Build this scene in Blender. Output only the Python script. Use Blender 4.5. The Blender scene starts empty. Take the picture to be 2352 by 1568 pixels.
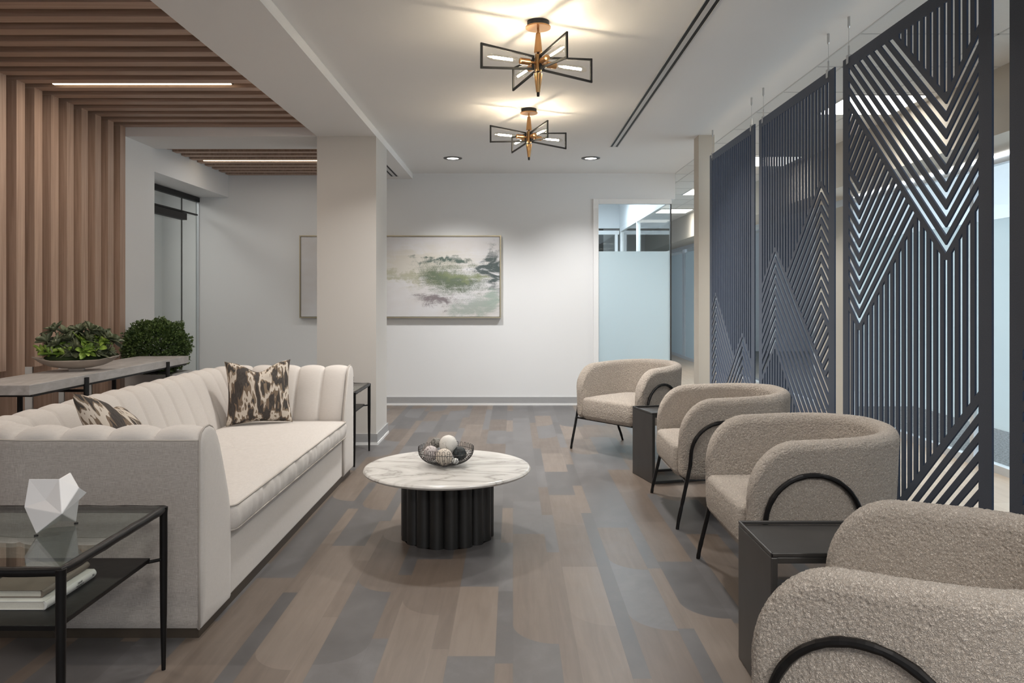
import bpy, bmesh, math, random
import numpy as np
from mathutils import Vector, Matrix, noise
from mathutils.geometry import delaunay_2d_cdt
S = bpy.context.scene
COL = S.collection
PI = math.pi
# ------------------------------------------------------------------ camera
cd = bpy.data.cameras.new('camera'); cam = bpy.data.objects.new('camera', cd); COL.objects.link(cam)
cam.location = (0, 0, 1.3); cam.rotation_euler = (PI/2, 0, 0)
F = 1750.0
cd.sensor_fit = 'HORIZONTAL'; cd.sensor_width = 36; cd.lens = 36*F/2352
cd.shift_x = -2/2352; cd.shift_y = -104/2352; cd.clip_start = .05
S.camera = cam
# ------------------------------------------------------------------ world, exposure, large lights
w = bpy.data.worlds.new('world'); S.world = w; w.use_nodes = True
w.node_tree.nodes['Background'].inputs[0].default_value = (.75, .86, 1, 1)
w.node_tree.nodes['Background'].inputs[1].default_value = .6
S.view_settings.view_transform = 'Standard'; S.view_settings.look = 'None'
S.view_settings.exposure = -0.02; S.view_settings.gamma = 1; S.view_settings.use_curve_mapping = False
S.cycles.max_bounces = 10; S.cycles.diffuse_bounces = 6; S.cycles.transparent_max_bounces = 16
S.cycles.sample_clamp_indirect = 6

def area(name, loc, rot, sx, sy, power, col=(1, 1, 1), disk=False, spread=None):
    l = bpy.data.lights.new(name, 'AREA'); l.energy = power; l.color = col
    l.shape = 'DISK' if disk else 'RECTANGLE'; l.size = sx
    if not disk: l.size_y = sy
    if spread: l.spread = math.radians(spread)
    o = bpy.data.objects.new(name, l); COL.objects.link(o); o.location = loc; o.rotation_euler = rot
    return o
WARM = (1, .83, .64); NEUT = (1, .965, .92); COOL = (.74, .87, 1)
# daylight through the office windows on the right then fill lights added behind the camera
area('office_daylight', (7.3, 6, 1.3), (0, PI/2, 0), 1.4, 13, 450, COOL)
area('camera_side_fill', (-.3, -3.3, 1.7), (PI/2, 0, 0), 5.5, 2.2, 14, (.98, .98, 1))  # unseen soft fill added to brighten the camera-facing sides
for x in (.2, 1.5): area('rear_overhead_fill', (x, -1.2, 2.75), (0, 0, 0), .6, .6, 66, NEUT)  # added overhead fill behind the camera, no fixtures there
# fill discs added over the seating without fixtures, corridor troffers, far rooms
for x, y, p in ((-.64, 3.2, 7), (.83, 3.2, 8), (-.64, 1.3, 2), (.83, 1.3, 4), (-.64, 5.6, 24), (.83, 5.6, 30)):
    area('seating_fill', (x, y, 2.755), (0, 0, 0), .17, .17, p, NEUT, True, 130)
area('side_lobby_glow', (-2.55, 7.9, 2.70), (0, 0, 0), .9, .5, 5, NEUT)
for x, y, p in ((-2.4, 5.34, 12), (-2.5, 3.4, 16), (-2.5, 1.4, 9)):      # the light lines between the ceiling slats
    area('slat_light_line_glow', (x, y, 2.772), (0, 0, 0), 1.2, .03, p, (1, .88, .76))
for y in (3.4, 5.83, 8.27, 10.7, 13.1): area('corridor_light_glow', (2.74, y, 2.75), (0, 0, 0), .55, .55, 14, (1, .97, .92), spread=110)
area('far_room_glow', (1.2, 11.4, 2.85), (0, 0, 0), .9, 2, 70, COOL)
area('glass_door_room_glow', (-4.6, 7.9, 2.7), (0, 0, 0), .7, 1.2, 26, NEUT)

# ------------------------------------------------------------------ node helpers
def lin(r, g, b):
    f = lambda c: (c/255/12.92) if c/255 <= .04045 else ((c/255+.055)/1.055)**2.4
    return (f(r), f(g), f(b), 1)
class N:
    def __init__(s, name):
        s.m = bpy.data.materials.new(name); s.m.use_nodes = True; s.t = s.m.node_tree
        s.p = s.t.nodes['Principled BSDF']; s.out = s.t.nodes['Material Output']
    def n(s, typ, **kw):
        x = s.t.nodes.new('ShaderNode'+typ)
        for k, v in kw.items(): setattr(x, k, v)
        return x
    def l(s, a, b): s.t.links.new(a, b)
    def inp(s, node, i, v):
        if hasattr(v, 'type') and hasattr(v, 'node'): s.l(v, node.inputs[i])
        else: node.inputs[i].default_value = v
    def math(s, op, a, b=0, c=0):
        x = s.n('Math', operation=op); s.inp(x, 0, a); s.inp(x, 1, b); s.inp(x, 2, c); return x.outputs[0]
    def mix(s, f, a, b):
        x = s.n('Mix', data_type='RGBA'); s.inp(x, 0, f); s.inp(x, 6, a); s.inp(x, 7, b); return x.outputs[2]
    def co(s, scale=(1, 1, 1), kind='Object', rot=(0, 0, 0)):
        tc = s.n('TexCoord'); mp = s.n('Mapping'); mp.inputs['Scale'].default_value = scale
        mp.inputs['Rotation'].default_value = rot
        s.l(tc.outputs[kind], mp.inputs[0]); return mp.outputs[0]
    def noise(s, vec, scale=5, detail=3, rough=.5, dist=0):
        x = s.n('TexNoise'); s.l(vec, x.inputs['Vector']); x.inputs['Scale'].default_value = scale
        x.inputs['Detail'].default_value = detail; x.inputs['Roughness'].default_value = rough
        x.inputs['Distortion'].default_value = dist; return x.outputs[0]
    def ramp(s, v, stops, const=False):
        x = s.n('ValToRGB'); s.l(v, x.inputs[0]); r = x.color_ramp
        if const: r.interpolation = 'CONSTANT'
        while len(r.elements) < len(stops): r.elements.new(.5)
        for e, (p, c) in zip(r.elements, stops): e.position = p; e.color = c if len(c) == 4 else (*c, 1)
        return x.outputs[0]
    def bump(s, h, strength=.3, dist=.002):
        x = s.n('Bump'); x.inputs['Strength'].default_value = strength; x.inputs['Distance'].default_value = dist
        s.l(h, x.inputs['Height']); s.l(x.outputs[0], s.p.inputs['Normal']); return x
    def set(s, color=None, rough=None, metal=None, spec=None, **kw):
        if color is not None: s.inp(s.p, 'Base Color', color if hasattr(color, 'node') or len(color) == 4 else (*color, 1))
        if rough is not None: s.inp(s.p, 'Roughness', rough)
        if metal is not None: s.inp(s.p, 'Metallic', metal)
        if spec is not None: s.inp(s.p, 'Specular IOR Level', spec)
        for k, v in kw.items(): s.inp(s.p, k, v)
        return s
def simple(name, col, rough=.5, metal=0, var=.06, scale=30, bump=0, **kw):
    a = N(name); v = a.co()
    n = a.noise(v, scale, 3)
    c1 = tuple(c*(1-var) for c in col[:3])+(1,); c2 = tuple(min(1, c*(1+var)) for c in col[:3])+(1,)
    a.set(a.mix(n, c1, c2), rough, metal, **kw)
    if bump: a.bump(n, bump, .002)
    return a.m
M = {}
M['wall'] = simple('wall_paint', (.75, .755, .76), .75, var=.01, scale=3)
M['ceil'] = simple('ceiling_paint', (.78, .77, .76), .85, var=.01, scale=3)
M['column'] = simple('column_paint', (.56, .54, .515), .7, var=.01, scale=3)
M['base'] = simple('grey_base_moulding', (.36, .36, .365), .5, var=.03)
M['white'] = simple('white_satin_paint', (.8, .8, .8), .4, var=.01)
M['beige'] = simple('beige_wall_paint', (.52, .48, .42), .8, var=.02, scale=3)
M['tile'] = simple('ceiling_tile', (.72, .72, .71), .9, var=.03, scale=80, bump=.1)
M['grid'] = simple('ceiling_grid_metal', (.56, .56, .56), .6, var=.02)
M['black'] = simple('blackened_metal', (.013, .012, .012), .38, .6, var=.3, scale=25, bump=.25)
M['darkmetal'] = simple('dark_grey_metal', (.065, .062, .060), .36, .5, var=.2, scale=12, bump=.1)
M['blackmatte'] = simple('matte_black', (.008, .008, .009), .6, var=.1)
M['steel'] = simple('brushed_steel', (.55, .55, .55), .3, 1, var=.05)
M['alum'] = simple('aluminium_frame', (.62, .65, .68), .35, .3, var=.02)
M['brass'] = simple('aged_brass', (.55, .33, .15), .3, 1, var=.06, scale=60)
M['copper'] = simple('brushed_copper_brass', (.72, .4, .18), .28, 1, var=.05, scale=60)
M['champagne'] = simple('champagne_metal', (.5, .45, .33), .35, .8, var=.04)
M['soil'] = simple('soil', (.03, .022, .015), .95, var=.5, scale=80, bump=.8)
M['paper'] = simple('book_pages', (.6, .57, .5), .8, var=.08, scale=200)
M['bookwhite'] = simple('white_book_cloth', (.72, .7, .66), .5, var=.02)
M['bookgrey'] = simple('taupe_book_cloth', (.2, .16, .13), .55, var=.06, scale=200)
M['ink'] = simple('dark_ink', (.03, .03, .035), .6)
M['ceramic'] = simple('white_glazed_ceramic', (.82, .82, .83), .22, var=.01)
M['plinth'] = simple('dark_oak_plinth', (.05, .037, .026), .5, var=.25, scale=20)
def emis(name, col, st):
    a = N(name); a.set((0, 0, 0, 1)); a.p.inputs['Emission Color'].default_value = (*col, 1)
    a.p.inputs['Emission Strength'].default_value = st; return a.m
M['lamp'] = emis('lamp_diffuser', (1, .97, .92), 9)
M['troffer'] = emis('troffer_diffuser', (1, .96, .88), 7)
M['led'] = emis('warm_led', (1, .80, .55), 9)
M['ledcool'] = emis('cool_led', (.9, .96, 1), 5)
M['filament'] = emis('glowing_filament', (1, .84, .62), 215)
def wood_slat():
    a = N('walnut_slat'); v = a.co((1.5, 60, 60)); v2 = a.co((60, 60, 1.5))
    g = a.n('NewGeometry'); sx = a.n('SeparateXYZ'); a.l(g.outputs['Normal'], sx.inputs[0])
    tc = a.n('TexCoord'); sp = a.n('SeparateXYZ'); a.l(tc.outputs['Object'], sp.inputs[0])
    isc = a.math('GREATER_THAN', sp.outputs[2], 2.77)
    n1 = a.noise(v, 1, 4, .6, .4); n2 = a.noise(v2, 1, 4, .6, .4)
    m = a.n('Mix'); a.l(isc, m.inputs[0]); a.l(n2, m.inputs[2]); a.l(n1, m.inputs[3])
    c = a.ramp(m.outputs[0], [(.3, (.34, .225, .165)), (.55, (.45, .31, .235)), (.75, (.54, .39, .305))])
    a.set(c, .5); a.bump(m.outputs[0], .12, .001); return a.m
M['slat'] = wood_slat()
def floor_mat():
    a = N('plank_floor'); tc = a.n('TexCoord'); sp = a.n('SeparateXYZ'); a.l(tc.outputs['Object'], sp.inputs[0])
    X, Y = sp.outputs[0], sp.outputs[1]
    P, A = .236, .172
    q = a.math('DIVIDE', X, P); col = a.math('FLOOR', q); fx = a.math('MULTIPLY', a.math('FRACT', q), P)
    isB = a.math('GREATER_THAN', fx, A)
    u = a.math('SUBTRACT', fx, a.math('MULTIPLY', isB, A))
    key = a.math('ADD', a.math('MULTIPLY', col, 2), isB)
    def wn(k, r, seed):
        c = a.n('CombineXYZ'); a.inp(c, 0, k); a.inp(c, 1, r); a.inp(c, 2, seed)
        x = a.n('TexWhiteNoise', noise_dimensions='3D'); a.l(c.outputs[0], x.inputs[0]); return x.outputs[0]
    off = wn(key, 0.0, 3.3)
    L = .66
    yy = a.math('ADD', a.math('DIVIDE', Y, L), a.math('MULTIPLY', off, 7))
    row = a.math('FLOOR', yy); v = a.math('MULTIPLY', a.math('FRACT', yy), L)
    flip = a.math('GREATER_THAN', wn(key, row, 8.1), .5)
    uu = a.math('ABSOLUTE', a.math('SUBTRACT', a.math('MULTIPLY', flip, A), u))
    dv = a.math('SUBTRACT', A, v)
    dist = a.math('SQRT', a.math('ADD', a.math('MULTIPLY', uu, uu), a.math('MULTIPLY', dv, dv)))
    outc = a.math('MULTIPLY', a.math('GREATER_THAN', dist, A), a.math('LESS_THAN', v, A))
    outc = a.math('MULTIPLY', outc, a.math('GREATER_THAN', wn(key, row, 5.7), .42))
    outc = a.math('MULTIPLY', outc, a.math('SUBTRACT', 1, isB))
    row2 = a.math('SUBTRACT', row, outc)
    r = wn(key, row2, 1.0); r2 = wn(key, row2, 2.0)
    wood = a.math('GREATER_THAN', r, .52)
    obj = a.co((28, 2.2, 1)); g1 = a.noise(obj, 1, 5, .6, .6)
    con = a.noise(a.co((7, 5, 1)), 1, 5, .65, .3)
    wc = a.ramp(a.math('ADD', a.math('MULTIPLY', g1, .6), a.math('MULTIPLY', r2, .45)),
                [(.2, (.098, .074, .059)), (.5, (.138, .107, .086)), (.85, (.195, .156, .128))])
    gc = a.ramp(a.math('ADD', a.math('MULTIPLY', con, .75), a.math('MULTIPLY', r2, .35)),
                [(.25, (.070, .066, .066)), (.55, (.100, .095, .096)), (.85, (.150, .145, .148))])
    c = a.mix(wood, gc, wc)
    seam = a.math('LESS_THAN', u, .0012)
    seam = a.math('MAXIMUM', a.math('MULTIPLY', seam, .35), a.math('MULTIPLY', a.math('LESS_THAN', v, .0015), .25))
    c = a.mix(seam, c, (.07, .06, .055, 1))
    a.set(c, a.math('ADD', .30, a.math('MULTIPLY', con, .14)), spec=.6)
    a.bump(g1, .06, .001); return a.m
M['floor'] = floor_mat()
def wood_floor():
    a = N('pale_oak_floor'); b = a.n('TexBrick'); v = a.co((1, 1, 1), rot=(0, 0, PI/2)); a.l(v, b.inputs[0])
    b.inputs['Scale'].default_value = 1; b.inputs['Brick Width'].default_value = 1.2; b.inputs['Row Height'].default_value = .2
    b.inputs['Mortar Size'].default_value = .002
    b.inputs[1].default_value = (.42, .33, .25, 1); b.inputs[2].default_value = (.50, .42, .34, 1); b.inputs[3].default_value = (.3, .24, .19, 1)
    g = a.noise(a.co((30, 2, 1)), 1, 4)
    a.set(a.mix(.3, b.outputs[0], a.ramp(g, [(.3, (.34, .27, .2)), (.7, (.55, .46, .37))])), .4); return a.m
M['oakfloor'] = wood_floor()
def carpet():
    a = N('grey_carpet'); n = a.noise(a.co(), 60, 4, .7)
    a.set(a.ramp(n, [(.35, (.05, .05, .05)), (.6, (.30, .30, .30))]), .95); a.bump(n, .6, .006); return a.m
M['carpet'] = carpet()
def boucle():
    a = N('boucle_fabric'); co = a.co()
    n1 = a.noise(co, 185, 2, .55, .9); r1 = a.math('ABSOLUTE', a.math('SUBTRACT', n1, .5))
    n2 = a.noise(co, 330, 2, .6, .8)
    curl = a.math('ADD', a.math('MULTIPLY', r1, 3.2), a.math('MULTIPLY', n2, .5))
    c = a.ramp(curl, [(.2, (.33, .275, .222)), (.45, (.55, .475, .405)), (.75, (.70, .62, .54))])  # low gaps between curls tinted darker, crevice shade put into the colour
    a.set(c, .95, spec=.1); a.inp(a.p, 'Sheen Weight', .3); a.inp(a.p, 'Sheen Roughness', .6)
    a.bump(curl, .9, .005); return a.m
M['boucle'] = boucle()
def linen(name, c1, c2, bs=.35, mot=.0):
    a = N(name)
    h = a.noise(a.co((40, 40, 900)), 1, 3, .7); h2 = a.noise(a.co((900, 900, 40)), 1, 3, .7)
    s = a.math('ADD', a.math('MULTIPLY', h, .5), a.math('MULTIPLY', h2, .5))
    a.set(a.ramp(s, [(.38, c1), (.62, c2)]), .9, spec=.15); a.inp(a.p, 'Sheen Weight', .25)
    a.bump(s, bs, .0012); return a.m
M['linen'] = linen('woven_linen', (.30, .27, .245), (.54, .50, .47), .5)
M['velvet'] = linen('cream_chenille', (.53, .495, .465), (.61, .575, .545), .2)
M['piping'] = simple('cream_piping', (.42, .385, .35), .9)
def marble():
    a = N('white_marble'); co = a.co((1.0, 2.2, 1), rot=(0, 0, .35))
    n1 = a.noise(co, 1.7, 7, .56, 1.3); n2 = a.noise(co, 5, 6, .6, 1.2)
    vein = a.math('ABSOLUTE', a.math('SUBTRACT', n1, .5))
    c = a.ramp(vein, [(0, (.36, .345, .32)), (.012, (.47, .455, .43)), (.05, (.60, .585, .56)), (.14, (.68, .665, .64))])
    c = a.mix(a.math('MULTIPLY', a.ramp(n2, [(.5, (0, 0, 0)), (.72, (1, 1, 1))]), .45), c, (.46, .44, .42, 1))
    a.set(c, .22); return a.m
M['marble'] = marble()
def concrete():
    a = N('grey_wood_effect_slab'); n = a.noise(a.co((9, 3, 9)), 2, 6, .65, .5)
    a.set(a.ramp(n, [(.3, (.34, .325, .315)), (.7, (.52, .505, .50))]), .5); a.bump(n, .15, .002); return a.m
M['slab'] = concrete()
M['planter'] = simple('concrete_planter', (.50, .49, .48), .8, var=.12, scale=14, bump=.1)
M['fluted'] = simple('black_stained_wood', (.016, .0155, .015), .42, var=.25, scale=10)
def ikat():
    a = N('ikat_print'); cx = a.co((26, 26, 5)); base = a.noise(cx, 1, 2, .6, .2)
    big = a.noise(a.co((9, 9, 5)), 1, 2, .5, .3)
    fine = a.noise(a.co((320, 320, 30)), 1, 2)
    s = a.math('ADD', a.math('MULTIPLY', base, .48), a.math('MULTIPLY', big, .55))
    c = a.ramp(s, [(0, (.018, .015, .016)), (.465, (.15, .105, .07)), (.505, (.60, .54, .47)), (.565, (.19, .14, .095)), (.595, (.018, .016, .017))], True)
    c = a.mix(a.math('MULTIPLY', fine, .22), c, (.45, .4, .35, 1))
    a.set(c, .85, spec=.2); a.bump(fine, .3, .001); return a.m
M['ikat'] = ikat()
def felt():
    a = N('navy_charcoal_felt'); n = a.noise(a.co(), 260, 3, .7)
    a.set(a.ramp(n, [(.3, (.020, .020, .023)), (.7, (.038, .038, .044))]), .8, spec=.35)
    a.inp(a.p, 'Sheen Weight', .9); a.inp(a.p, 'Sheen Roughness', .35); a.inp(a.p, 'Sheen Tint', (.52, .64, .85, 1))
    a.bump(n, .25, .001); return a.m
M['felt'] = felt()
M['feltedge'] = simple('navy_felt_edge', (.030, .045, .080), .9, var=.1)
def glass(name, tint=(.965, .985, .98), f0=.035, strength=.8):
    a = N(name); tr = a.n('BsdfTransparent'); lw = a.n('LayerWeight'); lw.inputs[0].default_value = .5; tr.inputs[0].default_value = (*tint, 1)
    gl = a.n('BsdfGlossy'); gl.inputs['Roughness'].default_value = .01
    fr = a.math('ADD', f0, a.math('MULTIPLY', a.math('POWER', lw.outputs['Facing'], 5), 1-f0))
    mx = a.n('MixShader'); a.l(a.math('MULTIPLY', fr, strength), mx.inputs[0]); a.l(tr.outputs[0], mx.inputs[1]); a.l(gl.outputs[0], mx.inputs[2])
    a.l(mx.outputs[0], a.out.inputs[0]); return a.m
M['glass'] = glass('clear_glass'); M['tableglass'] = glass('table_glass', (.86, .91, .885), .10, 1)
M['bulbglass'] = glass('bulb_glass', (.98, .97, .94), .03, .7)
def frosted():
    a = N('frosted_glass'); tl = a.n('BsdfTranslucent'); tl.inputs[0].default_value = (.84, .92, .93, 1)
    df = a.n('BsdfDiffuse'); df.inputs[0].default_value = (.64, .70, .72, 1)
    gl = a.n('BsdfGlossy'); gl.inputs['Roughness'].default_value = .18
    m1 = a.n('MixShader'); m1.inputs[0].default_value = .45; a.l(tl.outputs[0], m1.inputs[1]); a.l(df.outputs[0], m1.inputs[2])
    m2 = a.n('MixShader'); m2.inputs[0].default_value = .06; a.l(m1.outputs[0], m2.inputs[1]); a.l(gl.outputs[0], m2.inputs[2])
    a.l(m2.outputs[0], a.out.inputs[0]); return a.m
M['frost'] = frosted()
def leafmat(name, c1, c2, rough=.45):
    a = N(name); n = a.noise(a.co(), 22, 2)
    a.set(a.ramp(n, [(.35, c1), (.65, c2)]), rough); a.inp(a.p, 'Subsurface Weight', 0.0); return a.m
M['succ_dark'] = leafmat('dark_succulent_leaf', (.085, .105, .06), (.20, .23, .135))
M['succ_green'] = leafmat('bright_succulent_leaf', (.12, .22, .03), (.36, .52, .10))
M['moss'] = simple('moss', (.03, .05, .015), .95, var=.4, scale=60, bump=.8)
M['box'] = leafmat('boxwood_leaf', (.03, .06, .018), (.13, .20, .06), .4)
def painting():
    a = N('abstract_painting'); tc = a.n('TexCoord'); sp = a.n('SeparateXYZ'); a.l(tc.outputs['Object'], sp.inputs[0])
    w1 = a.noise(a.co((2.5, 1, 5)), 1, 5, .65, .8); w2 = a.noise(a.co((3.5, 1, 4), rot=(0, 0, 0)), 1.7, 5, .65, .5)
    X = a.math('ADD', sp.outputs[0], a.math('MULTIPLY', a.math('SUBTRACT', w1, .5), 1.1))
    Z = a.math('ADD', sp.outputs[2], a.math('MULTIPLY', a.math('SUBTRACT', w2, .5), .42))
    st = a.noise(a.co((2.2, 1, 22)), 1, 6, .7, .3); st2 = a.noise(a.co((22, 1, 2.5)), 1, 5, .6, .3)
    sp_ = a.noise(a.co((90, 1, 160)), 1, 4, .8); big = a.noise(a.co((1.6, 1, 3)), 1, 3, .5)
    c = a.mix(a.ramp(big, [(.35, (0, 0, 0)), (.65, (1, 1, 1))]), (.66, .66, .68, 1), (.60, .575, .56, 1))
    def blob(cx, cz, rx, rz, soft, amt):
        dx = a.math('DIVIDE', a.math('SUBTRACT', X, cx), rx); dz = a.math('DIVIDE', a.math('SUBTRACT', Z, cz), rz)
        d = a.math('SQRT', a.math('ADD', a.math('MULTIPLY', dx, dx), a.math('MULTIPLY', dz, dz)))
        d = a.math('ADD', d, a.math('MULTIPLY', a.math('SUBTRACT', st, .5), 1.6))
        d = a.math('ADD', d, a.math('MULTIPLY', a.math('SUBTRACT', sp_, .5), soft))
        return a.math('MULTIPLY', a.ramp(d, [(.35, (1, 1, 1)), (1, (0, 0, 0))]), amt)
    c = a.mix(blob(.25, .62, 1.0, .27, .5, .6), c, (.56, .52, .42, 1))
    c = a.mix(blob(.2, .5, .9, .07, 1.2, .6), c, (.33, .33, .20, 1))
    c = a.mix(blob(.62, .47, .46, .21, 2.4, .95), c, (.10, .135, .085, 1))
    c = a.mix(blob(.78, .50, .26, .07, 1.8, .4), c, (.30, .34, .17, 1))
    c = a.mix(blob(.52, .68, .30, .055, .6, .95), c, (.06, .10, .085, 1))
    c = a.mix(blob(.45, .21, .30, .085, 2.2, .9), c, (.17, .14, .15, 1))
    c = a.mix(blob(.93, .13, .34, .17, 1.6, .7), c, (.24, .30, .26, 1))
    c = a.mix(blob(1.09, .55, .14, .34, 1.2, .95), c, (.045, .07, .07, 1))
    c = a.mix(blob(1.06, .22, .16, .16, 1.6, .7), c, (.30, .38, .33, 1))
    a.set(c, .5); return a.m
M['painting'] = painting()

# ------------------------------------------------------------------ mesh helpers
def root_loc(p):
    while p is not None and p.parent is not None: p = p.parent
    return p.location.copy() if p is not None else Vector((0, 0, 0))
class MB:
    def __init__(s): s.v = []; s.f = []
    def add(s, vs, fs):
        o = len(s.v); s.v += [tuple(x) for x in vs]; s.f += [tuple(i+o for i in f) for f in fs]; return s
    def box(s, x0, x1, y0, y1, z0, z1, mtx=None):
        vs = [Vector((x, y, z)) for x in (x0, x1) for y in (y0, y1) for z in (z0, z1)]
        if mtx: vs = [mtx @ v for v in vs]
        return s.add(vs, [(0, 1, 3, 2), (4, 6, 7, 5), (0, 4, 5, 1), (2, 3, 7, 6), (0, 2, 6, 4), (1, 5, 7, 3)])
    def tube(s, pts, r, n=12, caps=True, closed=False):
        pts = [Vector(p) for p in pts]; k = len(pts)
        rs = r if isinstance(r, (list, tuple)) else [r]*k
        tans = []
        for i in range(k):
            a = pts[(i-1) % k] if (closed or i > 0) else pts[0]; b = pts[(i+1) % k] if (closed or i < k-1) else pts[-1]
            t = (b-a); tans.append(t.normalized() if t.length > 1e-9 else Vector((0, 0, 1)))
        up = Vector((0, 0, 1)) if abs(tans[0].z) < .9 else Vector((1, 0, 0))
        nrm = (up - tans[0]*up.dot(tans[0])).normalized(); vs = []
        for i in range(k):
            nrm = (nrm - tans[i]*nrm.dot(tans[i])).normalized(); bn = tans[i].cross(nrm)
            for j in range(n):
                a = 2*PI*j/n; vs.append(pts[i] + (nrm*math.cos(a)+bn*math.sin(a))*rs[i])
        fs = []
        for i in range(k if closed else k-1):
            i2 = (i+1) % k
            for j in range(n): fs.append((i*n+j, i*n+(j+1) % n, i2*n+(j+1) % n, i2*n+j))
        if caps and not closed: fs += [tuple(range(n-1, -1, -1)), tuple((k-1)*n+j for j in range(n))]
        return s.add(vs, fs)
    def lathe(s, prof, c=(0, 0, 0), n=32, sx=1, sy=1, cap=True):
        vs = []; fs = []
        for (r, z) in prof:
            for j in range(n):
                a = 2*PI*j/n; vs.append((c[0]+r*sx*math.cos(a), c[1]+r*sy*math.sin(a), c[2]+z))
        for i in range(len(prof)-1):
            for j in range(n): fs.append((i*n+j, i*n+(j+1) % n, (i+1)*n+(j+1) % n, (i+1)*n+j))
        if cap and prof[0][0] > 1e-6: fs.append(tuple(range(n-1, -1, -1)))
        if cap and prof[-1][0] > 1e-6: fs.append(tuple((len(prof)-1)*n+j for j in range(n)))
        return s.add(vs, fs)
    def sphere(s, c, r, nu=24, nv=16, sc=(1, 1, 1), disp=0, freq=30):
        vs = []; fs = []
        for i in range(nv+1):
            t = PI*i/nv
            for j in range(nu):
                a = 2*PI*j/nu; d = Vector((math.sin(t)*math.cos(a), math.sin(t)*math.sin(a), math.cos(t)))
                rr = r*(1+(noise.noise(d*freq)*disp if disp else 0))
                vs.append((c[0]+d.x*rr*sc[0], c[1]+d.y*rr*sc[1], c[2]+d.z*rr*sc[2]))
        for i in range(nv):
            for j in range(nu): fs.append((i*nu+j, (i+1)*nu+j, (i+1)*nu+(j+1) % nu, i*nu+(j+1) % nu))
        return s.add(vs, fs)
    def prism(s, poly, z0, z1):
        n = len(poly); vs = [(x, y, z0) for x, y in poly]+[(x, y, z1) for x, y in poly]
        fs = [tuple(range(n-1, -1, -1)), tuple(range(n, 2*n))]+[(i, (i+1) % n, n+(i+1) % n, n+i) for i in range(n)]
        return s.add(vs, fs)
    def grid(s, rows, closeu=False):
        nr = len(rows); nc = len(rows[0]); vs = [p for r in rows for p in r]; fs = []
        for i in range(nr-1):
            for j in range(nc if closeu else nc-1):
                j2 = (j+1) % nc; fs.append((i*nc+j, i*nc+j2, (i+1)*nc+j2, (i+1)*nc+j))
        return s.add(vs, fs)
    def build(s, name, mat, parent=None, smooth=False, bevel=0, world=True, fix=True, merge=0, seg=2, props=None):
        me = bpy.data.meshes.new(name)
        off = root_loc(parent) if (parent is not None and world) else Vector((0, 0, 0))
        me.from_pydata([(x-off.x, y-off.y, z-off.z) for x, y, z in s.v], [], s.f)
        if fix or merge:
            bm = bmesh.new(); bm.from_mesh(me)
            if merge: bmesh.ops.remove_doubles(bm, verts=bm.verts, dist=merge)
            bmesh.ops.recalc_face_normals(bm, faces=bm.faces); bm.to_mesh(me); bm.free()
        if smooth:
            me.polygons.foreach_set('use_smooth', [True]*len(me.polygons))
            if smooth != 'all':
                me.update()
                try: me.set_sharp_from_angle(angle=math.radians(40))
                except Exception: pass
        for m in (mat if isinstance(mat, (list, tuple)) else [mat]): me.materials.append(m)
        o = bpy.data.objects.new(name, me); COL.objects.link(o)
        if parent is not None: o.parent = parent
        if bevel:
            b = o.modifiers.new('bevel', 'BEVEL'); b.width = bevel; b.segments = seg; b.limit_method = 'ANGLE'; b.angle_limit = .6
        for k, v in (props or {}).items(): o[k] = v
        return o
def thing(name, label, cat, loc=(0, 0, 0), rz=0, group=None):
    o = bpy.data.objects.new(name, None); COL.objects.link(o); o.empty_display_size = .1
    o.location = loc; o.rotation_euler = (0, 0, rz); o['label'] = label; o['category'] = cat
    if group: o['group'] = group
    return o
def tag(o, label, cat, group=None):
    o['label'] = label; o['category'] = cat
    if group: o['group'] = group
    return o
def struct(o): o['kind'] = 'structure'; return o
def sbox(name, mat, *b, **kw): return struct(MB().box(*b).build(name, mat, **kw))
def dup(root, loc=None, rz=None, label=None, group=None):
    r = root.copy(); COL.objects.link(r)
    if loc is not None: r.location = loc
    if rz is not None: r.rotation_euler = (0, 0, rz)
    if label: r['label'] = label
    if group: r['group'] = group
    for ch in list(root.children):
        c = ch.copy(); COL.objects.link(c); c.parent = r
        for g in list(ch.children):
            d = g.copy(); COL.objects.link(d); d.parent = c
    return r

# ================================================================== SETTING
H = 2.766; BY = 9.10; GX = 1.94
sbox('floor', M['floor'], -5.5, GX+.0, -3.5, BY+.02, -.05, 0)
sbox('floor_corridor', M['oakfloor'], GX, 3.56, -3.5, 8.2, -.05, 0)
sbox('floor_corridor_far', M['oakfloor'], GX-1.6, 3.56, 8.2, 18, -.05, -.0005)
sbox('floor_office', M['carpet'], 3.56, 7.6, -3.5, 18, -.05, 0)
sbox('floor_meeting_room', M['carpet'], .3, GX-.01, BY+.12, 13.5, -.05, .001)
# gypsum ceiling of the bay
sbox('ceiling', M['ceil'], -1.197, GX, -3.5, BY, H, H+.1)
sbox('ceiling_soffit', M['ceil'], -1.715, -1.197, -3.5, BY, 2.699, H+.3)
sbox('ceiling_beam', M['ceil'], -3.5, -1.70, 6.67, 7.24, 2.699, H+.1)
sbox('ceiling_over_slats', M['blackmatte'], -3.9, -1.70, -3.5, 6.67, 3.0, 3.05)
sbox('ceiling_over_lobby', M['blackmatte'], -3.9, -1.70, 7.24, BY, 2.88, 2.93)
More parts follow.
